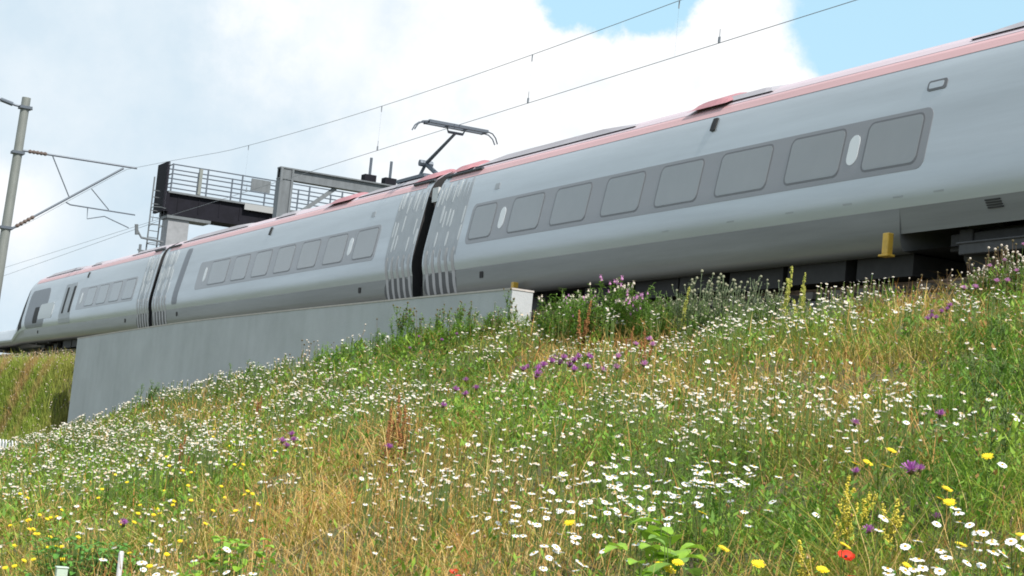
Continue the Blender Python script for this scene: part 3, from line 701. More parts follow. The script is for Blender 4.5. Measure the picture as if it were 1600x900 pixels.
# dry straw
x, y, z, d = scatter(190000, 1.4, seed=4, bank=True); px, py, dry, dark = fields(x, y, z)
bankm = (x > 12.9) & (y > 63)
keep = (rng.random(len(x)) < (.06+.85*dry)*(1-.7*dark)) & (~bankm | (rng.random(len(x)) < .4)); x, y, z, d, dry = [q[keep] for q in (x, y, z, d, dry)]; n = len(x); r = rng.random(n); q = rng.random(n)
h = (.12+.24*r+.12*r**6)*(.55+.95*vn(x, y, .4, 6))
c1 = lerp(np.tile(a3(.74, .56, .23), (n, 1)), np.tile(a3(.46, .23, .05), (n, 1)), q**1.2)
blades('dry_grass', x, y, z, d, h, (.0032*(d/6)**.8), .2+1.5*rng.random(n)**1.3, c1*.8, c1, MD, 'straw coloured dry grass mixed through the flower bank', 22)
# small broad leaves low in the sward
x, y, z, d = scatter(230000, 1.4, seed=5, bank=False); px, py, dry, dark = fields(x, y, z)
keep = rng.random(len(x)) < np.clip(1.15-dry*.95, .12, 1); x, y, z, d, dry, dark = [q[keep] for q in (x, y, z, d, dry, dark)]; n = len(x); q = rng.random(n)
hh = .03+.27*rng.random(n)**.8; ln = (.010+.016*rng.random(n))*(d/6)**.7; a = rng.random(n)*6.283; ti = (rng.random(n)-.3)*1.4
dx, dy, dz = np.cos(a)*np.cos(ti), np.sin(a)*np.cos(ti), np.sin(ti); sx, sy = -np.sin(a), np.cos(a)
P = np.zeros((n, 4, 3), np.float32); ctr = np.stack([x, y, z+hh], -1); D = np.stack([dx, dy, dz], -1)*ln[:, None]; S = np.stack([sx, sy, np.zeros(n)], -1)*(ln*.33)[:, None]
P[:, 0] = ctr-D; P[:, 1] = ctr+S; P[:, 2] = ctr+D; P[:, 3] = ctr-S
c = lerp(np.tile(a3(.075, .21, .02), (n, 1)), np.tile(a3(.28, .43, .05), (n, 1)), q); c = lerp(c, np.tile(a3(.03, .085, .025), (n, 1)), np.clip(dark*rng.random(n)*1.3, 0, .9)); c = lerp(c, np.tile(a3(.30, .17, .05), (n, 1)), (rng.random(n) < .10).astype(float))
multi_mesh('undergrowth', P, [(np.arange(n)*4)[:, None]+np.arange(4)[None]], np.repeat(c, 4, 0), MV, 'small green leaves low between the grass blades', 'undergrowth')
# rust and brown sorrel stems, thicker where the bank looks reddish
x, y, z, d = scatter(60000, 1.2, seed=15, bank=False); px, py = pix(x, y, z+.3); k_ = rng.random(len(x)) < np.clip(.10+patches(px, py, RUST)*.8, 0, .8)*(.4+1.0*vn(x, y, .25, 77)); x, y, z, d = [q[k_] for q in (x, y, z, d)]; n = len(x); q = rng.random(n)
h = .22+.26*rng.random(n); c1 = lerp(np.tile(a3(.46, .19, .05), (n, 1)), np.tile(a3(.58, .38, .13), (n, 1)), q)
blades('sorrel_stems', x, y, z, d, h, .0045*(d/6)**.8, .1+.5*rng.random(n), c1*.7, c1, MD, 'reddish brown sorrel and spent stems standing in patches on the bank', 23)
# forb clumps: upright leafy stems that stand above the grass in irregular clusters
x, y, z, d = scatter(5200, 1.0, seed=16, bank=False); px, py, dry, dark = fields(x, y, z); k_ = rng.random(len(x)) < np.clip(1.1-1.15*dry, .08, 1)*np.clip(vn(x, y, .6, 78)*2-.5, 0, 1); x, y, z, d, dark = [q[k_] for q in (x, y, z, d, dark)]
m_ = 26; n0 = len(x); x0, y0_, d0_, dk = [np.repeat(q, m_) for q in (x, y, d, dark)]; ci = np.repeat(rng.random(n0), m_); hc = np.repeat(.26+.22*rng.random(n0), m_); n = len(x0)
x = x0+rng.normal(0, .045, n); y = y0_+rng.normal(0, .045, n); z = hgt(x, y); hh = hc*rng.random(n)**.55; ln = (.014+.018*rng.random(n))*(d0_/6)**.5; a = rng.random(n)*6.283; ti = .1+rng.random(n)*1.1
D = np.stack([np.cos(a)*np.cos(ti), np.sin(a)*np.cos(ti), np.sin(ti)], -1)*ln[:, None]; S = np.stack([-np.sin(a), np.cos(a), np.zeros(n)], -1)*(ln*.28)[:, None]; P = np.zeros((n, 4, 3), np.float32); ctr = np.stack([x, y, z+hh], -1)
P[:, 0] = ctr-D; P[:, 1] = ctr+S; P[:, 2] = ctr+D; P[:, 3] = ctr-S
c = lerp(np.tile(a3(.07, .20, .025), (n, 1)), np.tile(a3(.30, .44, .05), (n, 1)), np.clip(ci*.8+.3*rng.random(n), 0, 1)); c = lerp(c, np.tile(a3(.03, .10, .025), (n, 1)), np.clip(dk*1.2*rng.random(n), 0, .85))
multi_mesh('leafy_forbs', P, [(np.arange(n)*4)[:, None]+np.arange(4)[None]], np.repeat(c, 4, 0), MV, 'clumps of leafy green stems standing above the grass of the bank', 'wild herbs')
# tiny tan and cream seed heads
x, y, z, d = scatter(15000, 1.25, seed=6, bank=False); px, py, dry, dark = fields(x, y, z); n = len(x)
keep = rng.random(n) < np.clip(.35+.6*dry-.4*dark, 0, 1); x, y, z, d = [q[keep] for q in (x, y, z, d)]; n = len(x)
hh = .12+.26*rng.random(n); s = (.0025+.0045*rng.random(n)**2)*(d/6)**.5; P = np.zeros((n, 6, 3), np.float32); ctr = np.stack([x, y, z+hh], -1)
off = np.array([[1, 0, 0], [-1, 0, 0], [0, 1, 0], [0, -1, 0], [0, 0, 1.5], [0, 0, -1.5]]); P[:] = ctr[:, None]+off[None]*s[:, None, None]
T = np.array([[0, 2, 4], [2, 1, 4], [1, 3, 4], [3, 0, 4], [2, 0, 5], [1, 2, 5], [3, 1, 5], [0, 3, 5]])
c = lerp(np.tile(a3(.62, .50, .34), (n, 1)), np.tile(a3(.33, .17, .09), (n, 1)), rng.random(n)**1.2); c[rng.random(n) < .2] = a3(.55, .36, .10)
multi_mesh('seed_heads', P, [((np.arange(n)*6)[:, None, None]+T[None]).reshape(-1, 3)], np.repeat(c, 6, 0), MD, 'tiny tan and cream seed heads speckled through the flower bank', 'seed heads')

# ------------------------------------------------------------------ ox-eye daisies
DENS = [(330, 600, 190, 32, 1.8), (120, 680, 130, 24, 2.2), (520, 610, 120, 40, .7), (240, 780, 160, 50, -.25), (450, 820, 120, 50, -.2), (730, 510, 160, 40, 1.0), (300, 740, 140, 50, .6), (950, 730, 160, 80, .9), (700, 760, 160, 90, .6), (1200, 490, 160, 30, .5), (1070, 620, 110, 60, .7),
        (160, 830, 60, 30, 1.2), (1340, 610, 150, 50, .6), (1450, 640, 110, 50, .5), (1330, 500, 140, 26, .7), (1500, 780, 110, 70, .35), (60, 800, 60, 60, -.4), (800, 880, 150, 25, -.3)]
x, y, z, d = scatter(34000, .85, seed=8, d1=78, bank=False); px, py = pix(x, y, z+.35)
den = np.clip(.20 + patches(px, py, DENS) + 3.4*(vn(x, y, .7, 41)-.55)+1.3*(vn(x, y, 2.2, 42)-.5), .02, 2.4)/2.4
keep = rng.random(len(x)) < den; cx, cy = x[keep], y[keep]
X, Y, H_, K = [], [], [], []
for a, b_ in zip(cx, cy):
    k = int(rng.choice([1, 2, 3, 4, 6, 9], p=[.2, .18, .18, .17, .15, .12])); hb = rng.uniform(.24, .46) + (rng.uniform(0, .16) if a > 11.2 else 0)
    sp = rng.uniform(.03, .11)
    for _ in range(k):
        X.append(a+rng.normal()*sp); Y.append(b_+rng.normal()*sp); H_.append(hb+rng.normal()*.035)
X, Y, H_ = map(np.array, (X, Y, H_)); ok = X < 13.75; X, Y, H_ = X[ok], Y[ok], H_[ok]; Z = hgt(X, Y); D_ = np.hypot(X, Y)
PXd, PYd = pix(X, Y, Z+H_)
vis = (PXd > -15) & (PXd < 1615) & (PYd < 915)
order = np.argsort(np.where(vis, D_, 999)); NEAR = order[:297]; near = np.zeros(len(X), bool); near[NEAR] = True
def daisy_geo(n, r):
    """flat star of petals and a raised centre, far flowers"""
    return None
fx, fy, fz, fd, fh = X[~near], Y[~near], Z[~near], D_[~near], H_[~near]; n = len(fx)
kind = rng.random(n); rad = np.where(kind < .72, rng.uniform(.0135, .021, n), rng.uniform(.007, .012, n))*np.where(fd > 12, (fd/12)**.42, 1)
# orientation: normal tilted at random, mostly upward and a little toward the light
tx, ty = rng.normal(0, .30, n)-.12, rng.normal(0, .30, n)-.32
Nn = np.stack([tx, ty, np.ones(n)], -1); Nn /= np.linalg.norm(Nn, axis=1)[:, None]
A = np.cross(Nn, np.tile([1., 0, 0], (n, 1))); A /= np.linalg.norm(A, axis=1)[:, None]; B = np.cross(Nn, A)
ph = rng.random(n)*6.28; P = np.zeros((n, 16+6+4, 3), np.float32); ctr = np.stack([fx, fy, fz+fh], -1)
for k in range(16):
    rr_ = np.where(k % 2 == 0, rad*rng.uniform(.85, 1.1, n), rad*.62); ang = ph+k*math.pi/8
    P[:, k] = ctr + A*(rr_*np.cos(ang))[:, None] + B*(rr_*np.sin(ang))[:, None] - Nn*(rr_*.12*(k % 2 == 0))[:, None]
for k in range(6):
    ang = ph+k*math.pi/3; P[:, 16+k] = ctr + A*(rad*.27*np.cos(ang))[:, None] + B*(rad*.27*np.sin(ang))[:, None] + Nn*.004
sw = .0018*(fd/6)**.7; bx = fx+rng.normal(0, .03, n); by = fy+rng.normal(0, .03, n)
P[:, 22] = np.stack([bx-sw, by, fz], -1); P[:, 23] = np.stack([bx+sw, by, fz], -1); P[:, 24] = np.stack([fx+sw, fy, fz+fh-.004], -1); P[:, 25] = np.stack([fx-sw, fy, fz+fh-.004], -1)
b_ = (np.arange(n)*26)[:, None]; c = np.zeros((n, 26, 3), np.float32)
wc = lerp(np.tile(a3(.84, .84, .82), (n, 1)), np.tile(a3(.60, .48, .36), (n, 1)), rng.random(n)**1.7); c[:, :16] = wc[:, None]; c[:, 16:22] = a3(.55, .36, .03); c[:, 22:] = a3(.10, .15, .04)
c[kind > .72, 16:22] = a3(.6, .5, .3)
multi_mesh('distant_daisies', P, [b_+np.arange(16)[None], b_+np.arange(16, 22)[None], b_+np.arange(22, 26)[None]], c.reshape(-1, 3), MP, 'countless white daisies scattered over the far part of the flower bank', 'daisies')

M['petal'] = mat('daisy_petal', (.86, .86, .85), .5, trans=.2); M['eye'] = mat('daisy_centre', (.62, .38, .02), .7, bump=.6, bscale=400)
M['stem'] = mat('green_stem', (.11, .17, .04), .6, trans=.1); M['ypetal'] = mat('yellow_petal', (.86, .66, .015), .5, trans=.2); M['purple'] = mat('purple_floret', (.42, .13, .42), .6, trans=.3)
M['pinkp'] = mat('mauve_floret', (.60, .28, .54), .6, trans=.3); M['bract'] = mat('bract_brown', (.10, .075, .03), .7); M['poppy'] = mat('poppy_petal', (.80, .05, .015), .5, trans=.35)
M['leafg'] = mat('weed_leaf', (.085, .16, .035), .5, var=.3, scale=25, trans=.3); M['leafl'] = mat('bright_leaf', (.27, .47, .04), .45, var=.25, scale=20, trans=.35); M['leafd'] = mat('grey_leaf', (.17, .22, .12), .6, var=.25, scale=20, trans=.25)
M['leafw'] = mat('meadow_weed_leaf', (.19, .34, .055), .5, var=.3, scale=25, trans=.3); M['budg'] = mat('grey_bud', (.24, .24, .16), .8)
M['leafb'] = mat('bramble_leaf', (.10, .28, .03), .4, var=.3, scale=25, trans=.25); M['rust'] = mat('rust_seed', (.30, .13, .04), .8, var=.3, scale=60); M['lime'] = mat('lime_seed', (.36, .36, .07), .8, var=.3, scale=60)
M['drystem'] = mat('dry_stem', (.16, .10, .05), .8); M['fluff'] = mat('pale_seed_fluff', (.55, .48, .42), .9); M['brownleaf'] = mat('brown_leaf', (.20, .13, .04), .6, var=.3, scale=20, trans=.2)
def frame(nv):
    nv = Vector(nv).normalized(); a = nv.cross(Vector((1, 0, 0))).normalized(); return nv, a, nv.cross(a)
def flower(kind, h, tilt, seed, size=1., mats=None):
    """one flower on its stem: petals, centre, stem"""
    rr = random.Random(seed); e = empty({'daisy': 'daisy_flower', 'hawkbit': 'yellow_hawkbit', 'knap': 'knapweed_flower', 'poppy': 'red_poppy'}[kind])
    nv, A_, B_ = frame((tilt[0], tilt[1], 1)); c = Vector((tilt[0]*.03, tilt[1]*.03, h))
    b = MB(); b.tube([(0, 0, -.02), (rr.uniform(-.015, .015), rr.uniform(-.015, .015), h*.5), c-nv*.02, c-nv*.003], [.0022, .0018, .0016, .0022], 5); b.build('stem', M['stem'], e, smooth=True)
    if kind == 'daisy':
        b = MB(); n_ = rr.randint(15, 19); R_ = .0195*size
        for k in range(n_):
            a = 2*math.pi*k/n_+rr.uniform(-.08, .08); u = A_*math.cos(a)+B_*math.sin(a); s_ = nv.cross(u); ll = R_*rr.uniform(.88, 1.08); dr = rr.uniform(-.1, .35)*.4
            pts = []
            for q, wv_ in ((.22, .35), (.5, .85), (.85, .95), (1, .45)):
                ctr_ = c+u*ll*q - nv*ll*dr*q*q; pts += [ctr_-s_*R_*.17*wv_, ctr_+s_*R_*.17*wv_]
            b.add(pts, [(0, 1, 3, 2), (2, 3, 5, 4), (4, 5, 7, 6)])
        b.build('petals', M['petal'], e)
        b = MB(); vs = []; 
        for rk, zk in ((1, 0), (.75, .55), (.35, .85)):
            for k in range(10): a = k*math.pi/5; vs.append(c+(A_*math.cos(a)+B_*math.sin(a))*.0058*size*rk+nv*(.0035*zk+.001))
        fs = [(r_*10+k, r_*10+(k+1) % 10, r_*10+10+(k+1) % 10, r_*10+10+k) for r_ in range(2) for k in range(10)]+[tuple(20+k for k in range(10))]
        b.add(vs, fs); b.build('flower_centre', M['eye'], e, smooth=True)
    elif kind == 'hawkbit':
        b = MB()
        for lay, (nn, rl, hh_) in enumerate(((16, .019, 0), (14, .014, .0025), (9, .008, .004))):
            for k in range(nn):
                a = 2*math.pi*k/nn+lay*.3+rr.uniform(-.1, .1); u = A_*math.cos(a)+B_*math.sin(a); s_ = nv.cross(u); ll = rl*size*rr.uniform(.85, 1.1); c_ = c+nv*hh_
                p = []
                for q, w_ in ((.05, .3), (.6, 1), (1, .8)): ctr_ = c_+u*ll*q+nv*ll*.18*q; p += [ctr_-s_*.0024*size*w_, ctr_+s_*.0024*size*w_]
                b.add(p, [(0, 1, 3, 2), (2, 3, 5, 4)])
        b.build('petals', M['ypetal'], e)
        b = MB(); b.tube([c-nv*.012, c-nv*.005, c+nv*.001], [.002, .006, .005], 7); b.build('calyx', M['stem'], e)
    elif kind == 'knap':
        b = MB(); b.tube([c-nv*.016, c-nv*.008, c, c+nv*.004], [.003, .0095*size, .009*size, .006*size], 9); b.build('calyx', M['bract'], e, smooth=True)
        b = MB()
        for k in range(46):
            a = rr.random()*6.28; s0 = rr.random()**.6; u = A_*math.cos(a)+B_*math.sin(a); d_ = (nv*(1.15-s0)+u*s0*1.15).normalized(); ll = .021*size*rr.uniform(.8, 1.1); s_ = d_.cross(nv if s0 > .2 else A_).normalized()*.0016*size
            p0 = c+u*.006*s0+nv*.003; p1 = p0+d_*ll*.6; p2 = p0+d_*ll+nv*.002
            b.add([p0-s_*.5, p0+s_*.5, p1-s_, p1+s_, p2-s_*1.1, p2+s_*1.1], [(0, 1, 3, 2), (2, 3, 5, 4)])
        b.build('florets', (mats or M['purple']), e)
    else:
        b = MB()
        for k in range(4):
            a = k*math.pi/2+.3; u = A_*math.cos(a)+B_*math.sin(a); s_ = nv.cross(u); vs = []
            for i in range(5):
                q = i/4
                for j in range(5):
                    w_ = (j/4-.5)*2; rad_ = .036*size*q; vs.append(c+u*rad_*(1-.25*w_*w_)+s_*w_*.027*size*math.sin(q*1.9)+nv*(.016*q*q*size+.004*math.sin(7*w_+k)*q+(k % 2)*.002))
            b.add(vs, [(i*5+j, i*5+j+1, i*5+j+6, i*5+j+5) for i in range(4) for j in range(4)])
        b.build('petals', M['poppy'], e)
        b = MB(); b.tube([c, c+nv*.010, c+nv*.012], [.004, .006, .001], 8); b.build('seed_capsule', M['black'], e)
    return e
DL = 'white daisy with a yellow centre, one of many alike on the near flower bank'
protos = {h: [] for h in (0,)}; plist = []
for i in range(9):
    a = random.random()*6.28; tlt = abs(random.gauss(.15, .22)); hgt_ = (.30, .36, .42)[i % 3]
    plist.append((hgt_, flower('daisy', hgt_, (math.cos(a)*tlt-.12, math.sin(a)*tlt-.28), 100+i, random.uniform(.85, 1.1))))
used = set()
for i in NEAR:
    c_ = [j for j, (hh_, _) in enumerate(plist)]; j = random.choice(c_)
    hh_, src = plist[j]; s_ = random.uniform(.85, 1.12); loc = (float(X[i]), float(Y[i]), float(Z[i])+float(H_[i])-hh_*s_-.0)
    if loc[2] > float(Z[i]) + .02: loc = (loc[0], loc[1], float(Z[i])+.02)
    if j not in used:
        used.add(j); o = src; o.location = loc; o.rotation_euler = (0, 0, random.uniform(-.8, .8)); o.scale = (s_,)*3
    else: o = copy_tree(src, loc, random.uniform(-.8, .8), s_)
    tag(o, DL, 'daisy', 'near daisies of the flower bank')
def scatter_flowers(kind, pts, label, cat, group, hrange, size, variants=3, tilt=.35, mats=None):
    src = []
    for v in range(variants):
        a = random.random()*6.28; src.append((hrange[0]+(hrange[1]-hrange[0])*v/max(1, variants-1), None, a, v))
    pr_s = {}
    for i, q in enumerate(pts):
        px_, py_ = q[0], q[1]; lab = q[2] if len(q) > 2 else label; sz = q[3] if len(q) > 3 else 1.
        hh_, _, a, v = src[i % variants]
        p = hit(px_, py_, hh_)
        if v not in pr_s:
            o = flower(kind, hh_, (math.cos(a)*tilt*.6-.15, math.sin(a)*tilt*.6-.38), 300+v+hash(kind) % 1, size, mats); pr_s[v] = o; o.location = p; o.scale = (sz,)*3
        else: o = copy_tree(pr_s[v], p, random.uniform(-1, 1), sz)
        o.rotation_euler = (0, 0, random.uniform(-.7, .7))
        tag(o, lab, cat, group)
# yellow hawkbits, right foreground: each told apart by what it stands by
YH = [(1332, 726, 'yellow hawkbit left of its close pair of flowers above the tall yellow spike'), (1350, 724, 'yellow hawkbit touching its left neighbour above the tall yellow spike'), (1388, 713, 'yellow hawkbit standing highest of the four above the yellow spikes'), (1380, 734, 'broad yellow hawkbit just under the highest one above the yellow spikes'),
      (1545, 715, 'yellow hawkbit alone in the green near the right edge of the picture'), (1474, 770, 'upper of the two yellow hawkbits right of the dark purple knapweed'), (1465, 784, 'lower of the two big yellow hawkbits right of the dark purple knapweed'), (1484, 789, 'small yellow hawkbit right of the two big ones beside the purple knapweed'),
      (1124, 863, 'flat yellow hawkbit to the right of the big green leaf clump'), (1030, 887, 'yellow hawkbit at the lower edge, left one of the pair below the big leaves'), (1041, 894, 'yellow hawkbit on the bottom edge right below the big green leaves'), (1058, 882, 'yellow hawkbit right of the pair below the big green leaves'), (1093, 802, 'yellow hawkbit above the big green leaf clump, close to a white daisy'), (893, 821, 'single yellow hawkbit left of the big green leaf clump'),
      (1313, 854, 'yellow hawkbit just above the larger red poppy'), (1497, 853, 'yellow hawkbit low on the right, above the brown drooping leaf'), (1410, 888, 'yellow hawkbit on a leaning stem left of the brown leaf'), (1282, 896, 'yellow hawkbit cut by the bottom edge left of the red poppy'), (1594, 840, 'yellow hawkbit touching the right edge of the picture'), (1183, 889, 'yellow hawkbit at the bottom between the leaf clump and the poppy')]
scatter_flowers('hawkbit', YH, None, 'hawkbit', 'large yellow hawkbits in the right foreground', (.28, .34), 1.25, 3, .45)
YS = [(335, 671), (320, 684), (238, 680), (260, 714), (245, 722), (392, 682), (355, 710), (378, 726), (366, 727), (228, 717), (300, 740), (30, 773), (23, 779), (41, 778), (94, 797), (140, 718), (163, 716), (243, 795), (240, 805), (206, 819), (221, 790), (215, 804), (270, 784), (298, 785), (239, 849), (282, 848), (260, 868), (60, 835), (56, 831), (75, 841), (22, 853), (34, 877), (80, 810), (72, 811), (46, 813), (236, 886), (385, 774), (277, 700), (272, 664), (265, 728), (285, 735), (305, 694), (46, 741), (160, 766), (155, 780), (200, 754), (120, 842), (98, 858), (18, 824), (402, 790), (430, 705), (180, 742), (205, 868), (330, 800), (345, 760)]
YS += [(random.uniform(180, 420), random.uniform(670, 830)) for _ in range(20)] + [(random.uniform(10, 110), random.uniform(790, 890)) for _ in range(12)]
scatter_flowers('hawkbit', YS, 'small yellow flower among the grasses of the left part of the bank', 'yellow flower', 'small yellow flowers on the left part of the bank', (.26, .36), .85, 4, .4)
PK_ = [(825, 575), (835, 590), (842, 578), (860, 566), (872, 570), (880, 562), (888, 574), (895, 566), (905, 560), (917, 575), (815, 578), (840, 585), (868, 560), (850, 572), (898, 580), (920, 560)]
scatter_flowers('knap', PK_, 'purple knapweed head in the dense cluster at the middle of the bank', 'knapweed', 'purple knapweeds clustered mid bank', (.38, .48), 1.9, 3)
scatter_flowers('knap', [(992, 540), (1020, 542), (963, 576), (964, 560), (940, 580), (1005, 572), (918, 557), (1014, 533)], 'purple knapweed in the dry grass right of the dense purple cluster', 'knapweed', 'purple knapweeds right of the cluster', (.38, .48), 1.8, 2, mats=M['pinkp'])
scatter_flowers('knap', [(654, 527), (713, 523), (689, 532), (640, 545), (727, 618), (710, 610), (745, 608), (728, 595), (690, 636), (608, 700), (455, 680), (440, 690), (448, 700), (460, 690)], 'purple knapweed in the middle left part of the bank, below the wall', 'knapweed', 'purple knapweeds below the concrete wall', (.38, .48), 1.5, 3)
scatter_flowers('knap', [(1455, 495), (1462, 500), (1470, 488), (1478, 484), (1450, 500), (1483, 480), (1458, 489)], 'purple knapweed in the small cluster below the seed heads of the right crest', 'knapweed', 'purple knapweeds below the right crest', (.34, .4), 1.1, 2)
scatter_flowers('knap', [(1524, 450), (1555, 442), (1570, 409), (1545, 417), (1580, 388), (1598, 385), (1590, 425), (1572, 440), (1505, 452)], 'bright pink knapweed standing on the crest of the bank at the far right', 'knapweed', 'pink knapweeds on the right crest', (.5, .6), 1.3, 2, mats=M['pinkp'])
scatter_flowers('knap', [(1422, 771, 'large dark purple knapweed between the yellow spikes and two yellow hawkbits', 1.25), (1439, 709, 'small purple knapweed in the green above the large dark one', .8), (1334, 653, 'purple knapweed alone in the grass high above the yellow spike', .9), (1337, 711, 'purple knapweed just above the pair of yellow hawkbits', .8), (1360, 803, 'dull purple knapweed between the two yellow spikes', .8), (1468, 638, 'purple knapweed in the dark green at the right of the bank', .9), (1470, 755, 'tiny purple knapweed bud above the upper big hawkbit', .6), (192, 823, 'pink knapweed in the white flowers above the brambles', 1.0), (198, 808, 'dark knapweed head just above the pink one near the brambles', .9)], None, 'knapweed', None, (.33, .38), 1.25, 2)
scatter_flowers('poppy', [(1318, 876, 'larger red poppy in the bottom right, below a yellow hawkbit', 1.0), (1333, 880, 'red poppy half hidden behind the larger poppy', .75), (713, 859, 'tiny red poppy in the dry grass at the bottom middle, left of its twin', .62), (722, 860, 'tiny red poppy in the dry grass at the bottom middle, right of its twin', .55)], None, 'poppy', None, (.26, .28), .85, 1, .3)

# ------------------------------------------------------------------ taller weeds, each a plant of its own
def leaf(b, p, dirv, ln, wd, droop=.3, n=5, lobes=0):
    dirv = Vector(dirv).normalized(); s_ = dirv.cross(Vector((0, 0, 1)))
    s_ = s_.normalized() if s_.length > .05 else Vector((1, 0, 0)); vs = []
    for k in range(n+1):
        u = k/n; c = p+dirv*ln*u-Vector((0, 0, 1))*droop*ln*u*u; w_ = wd*math.sin(math.pi*min(1, u*.92+.05))**.8*(1+lobes*(.5 if k % 2 else -.3)); vs += [c-s_*w_/2+Vector((0, 0, w_*.15)), c, c+s_*w_/2+Vector((0, 0, w_*.15))]
    b.add(vs, [(3*k+j, 3*k+j+1, 3*k+j+4, 3*k+j+3) for k in range(n) for j in range(2)])
def stalk(b, rr, h, lean, rad, n=6, p0=(0, 0, 0)):
    a = rr.random()*6.28; pts = []
    for k in range(n+1): u = k/n; pts.append(Vector(p0)+Vector((math.cos(a)*lean*h*u**1.6+rr.gauss(0, .004), math.sin(a)*lean*h*u**1.6+rr.gauss(0, .004), h*u)))
    b.tube(pts, [rad*(1-.6*k/n) for k in range(n+1)], 5); return pts
def along(pts, u):
    f = u*(len(pts)-1); i = min(int(f), len(pts)-2); return pts[i].lerp(pts[i+1], f-i)
def weed(name, seed, h, stems, spread, leafn, leaf_len, leaf_w, lm, sm, heads=None, hm=None, lob=0, lean=.12, narrow_top=True):
    rr = random.Random(seed); e = empty(name); sb = MB(); lb = MB(); hb = []
    for s_ in range(stems):
        p0 = (rr.gauss(0, spread), rr.gauss(0, spread), -.03); hh = h*rr.uniform(.65, 1); pts = stalk(sb, rr, hh, rr.uniform(0, lean), .005, 7, p0); tips = [pts[-1]]
        for k in range(rr.randint(1, 4)):
            u = rr.uniform(.5, .9); q = along(pts, u); a = rr.random()*6.28; L_ = hh*rr.uniform(.12, .28); tip = q+Vector((math.cos(a)*L_*.45, math.sin(a)*L_*.45, L_)); sb.tube([q, q.lerp(tip, .5)+Vector((math.cos(a), math.sin(a), 0))*.01, tip], [.003, .0025, .0018], 4); tips.append(tip)
            for m_ in range(int(leafn*.25)):
                v = q.lerp(tip, rr.random()); a2 = rr.random()*6.28; leaf(lb, v, (math.cos(a2), math.sin(a2), rr.uniform(.1, .9)), leaf_len*.55*rr.uniform(.6, 1), leaf_w*.6, .3, 4, lob)
        for k in range(leafn):
            u = rr.uniform(.05, .97); q = along(pts, u); a = rr.random()*6.28; sc_ = (1-.6*u) if narrow_top else 1
            leaf(lb, q, (math.cos(a), math.sin(a), rr.uniform(.2, 1.1)), leaf_len*sc_*rr.uniform(.7, 1.15), leaf_w*sc_, .35, 5, lob)
        hb += tips
    sb.build('stem', sm, e, smooth=True); lb.build('leaves', lm, e)
    if heads:
        for t_ in hb[:22]:
            b = MB(); r_ = {'bud': .011, 'thistle': .013, 'seed': .010}[heads]*rr.uniform(.8, 1.2)
            b.tube([t_-Vector((0, 0, r_)), t_-Vector((0, 0, r_*.3)), t_+Vector((0, 0, r_*.6)), t_+Vector((0, 0, r_*1.1))], [r_*.3, r_, r_*.9, r_*.4], 8)
            if heads == 'thistle':
                for k in range(14): a = rr.random()*6.28; b.add([t_+Vector((0, 0, r_)), t_+Vector((math.cos(a)*r_*1.2, math.sin(a)*r_*1.2, r_*2.2)), t_+Vector((math.cos(a+.4)*r_*1.2, math.sin(a+.4)*r_*1.2, r_*2.2))], [(0, 1, 2)])
            b.build('flower_head', hm, e)
    return e
def dock(seed, h, mat_, leafm):
    rr = random.Random(seed); e = empty('dock_plant'); sb = MB(); pb = MB(); lb = MB()
    for s_ in range(rr.randint(2, 3)):
        hh = h*(1 if s_ == 0 else rr.uniform(.6, .85)); pts = stalk(sb, rr, hh, .08, .006, 7, (rr.gauss(0, .03), rr.gauss(0, .03), -.03))
        for k in range(230):
            u = rr.uniform(.32, 1); q = along(pts, u); a = rr.random()*6.28; R_ = .034*(1.12-u)**.6*rr.random()**.5*(1 if math.sin(u*42) > -.4 else .45); c = q+Vector((math.cos(a)*R_, math.sin(a)*R_, rr.uniform(0, .02))); r_ = rr.uniform(.004, .0075)
            pb.add([c+Vector(v)*r_ for v in ((1, 0, 0), (-1, 0, 0), (0, 1, 0), (0, -1, 0), (0, 0, 1.3), (0, 0, -1.3))], [tuple(t) for t in T])
        for k in range(5): a = rr.random()*6.28; leaf(lb, along(pts, rr.uniform(.03, .35)), (math.cos(a), math.sin(a), .9), .16, .035, .5, 6)
    sb.build('stem', leafm, e, smooth=True); pb.build('seed_spike', mat_, e); lb.build('leaves', leafm, e); return e
def put(o, px_, py_, h, label, cat, group=None, sc_=1, X_=None):
    """stand a plant of height h so that its top is seen at the pixel; X_ fixes its distance from the track instead of the first hit"""
    if X_ is None: p = hit(px_, py_, h)
    else:
        q = at_x(px_, py_, X_); p = Vector((q.x, q.y, h1(q.x, q.y))); hh = q.z-p.z; sc_ = max(.3, hh/h)
    o.location = p; o.scale = (sc_,)*3; o.rotation_euler = (0, 0, random.uniform(0, 6)); tag(o, label, cat, group); return o
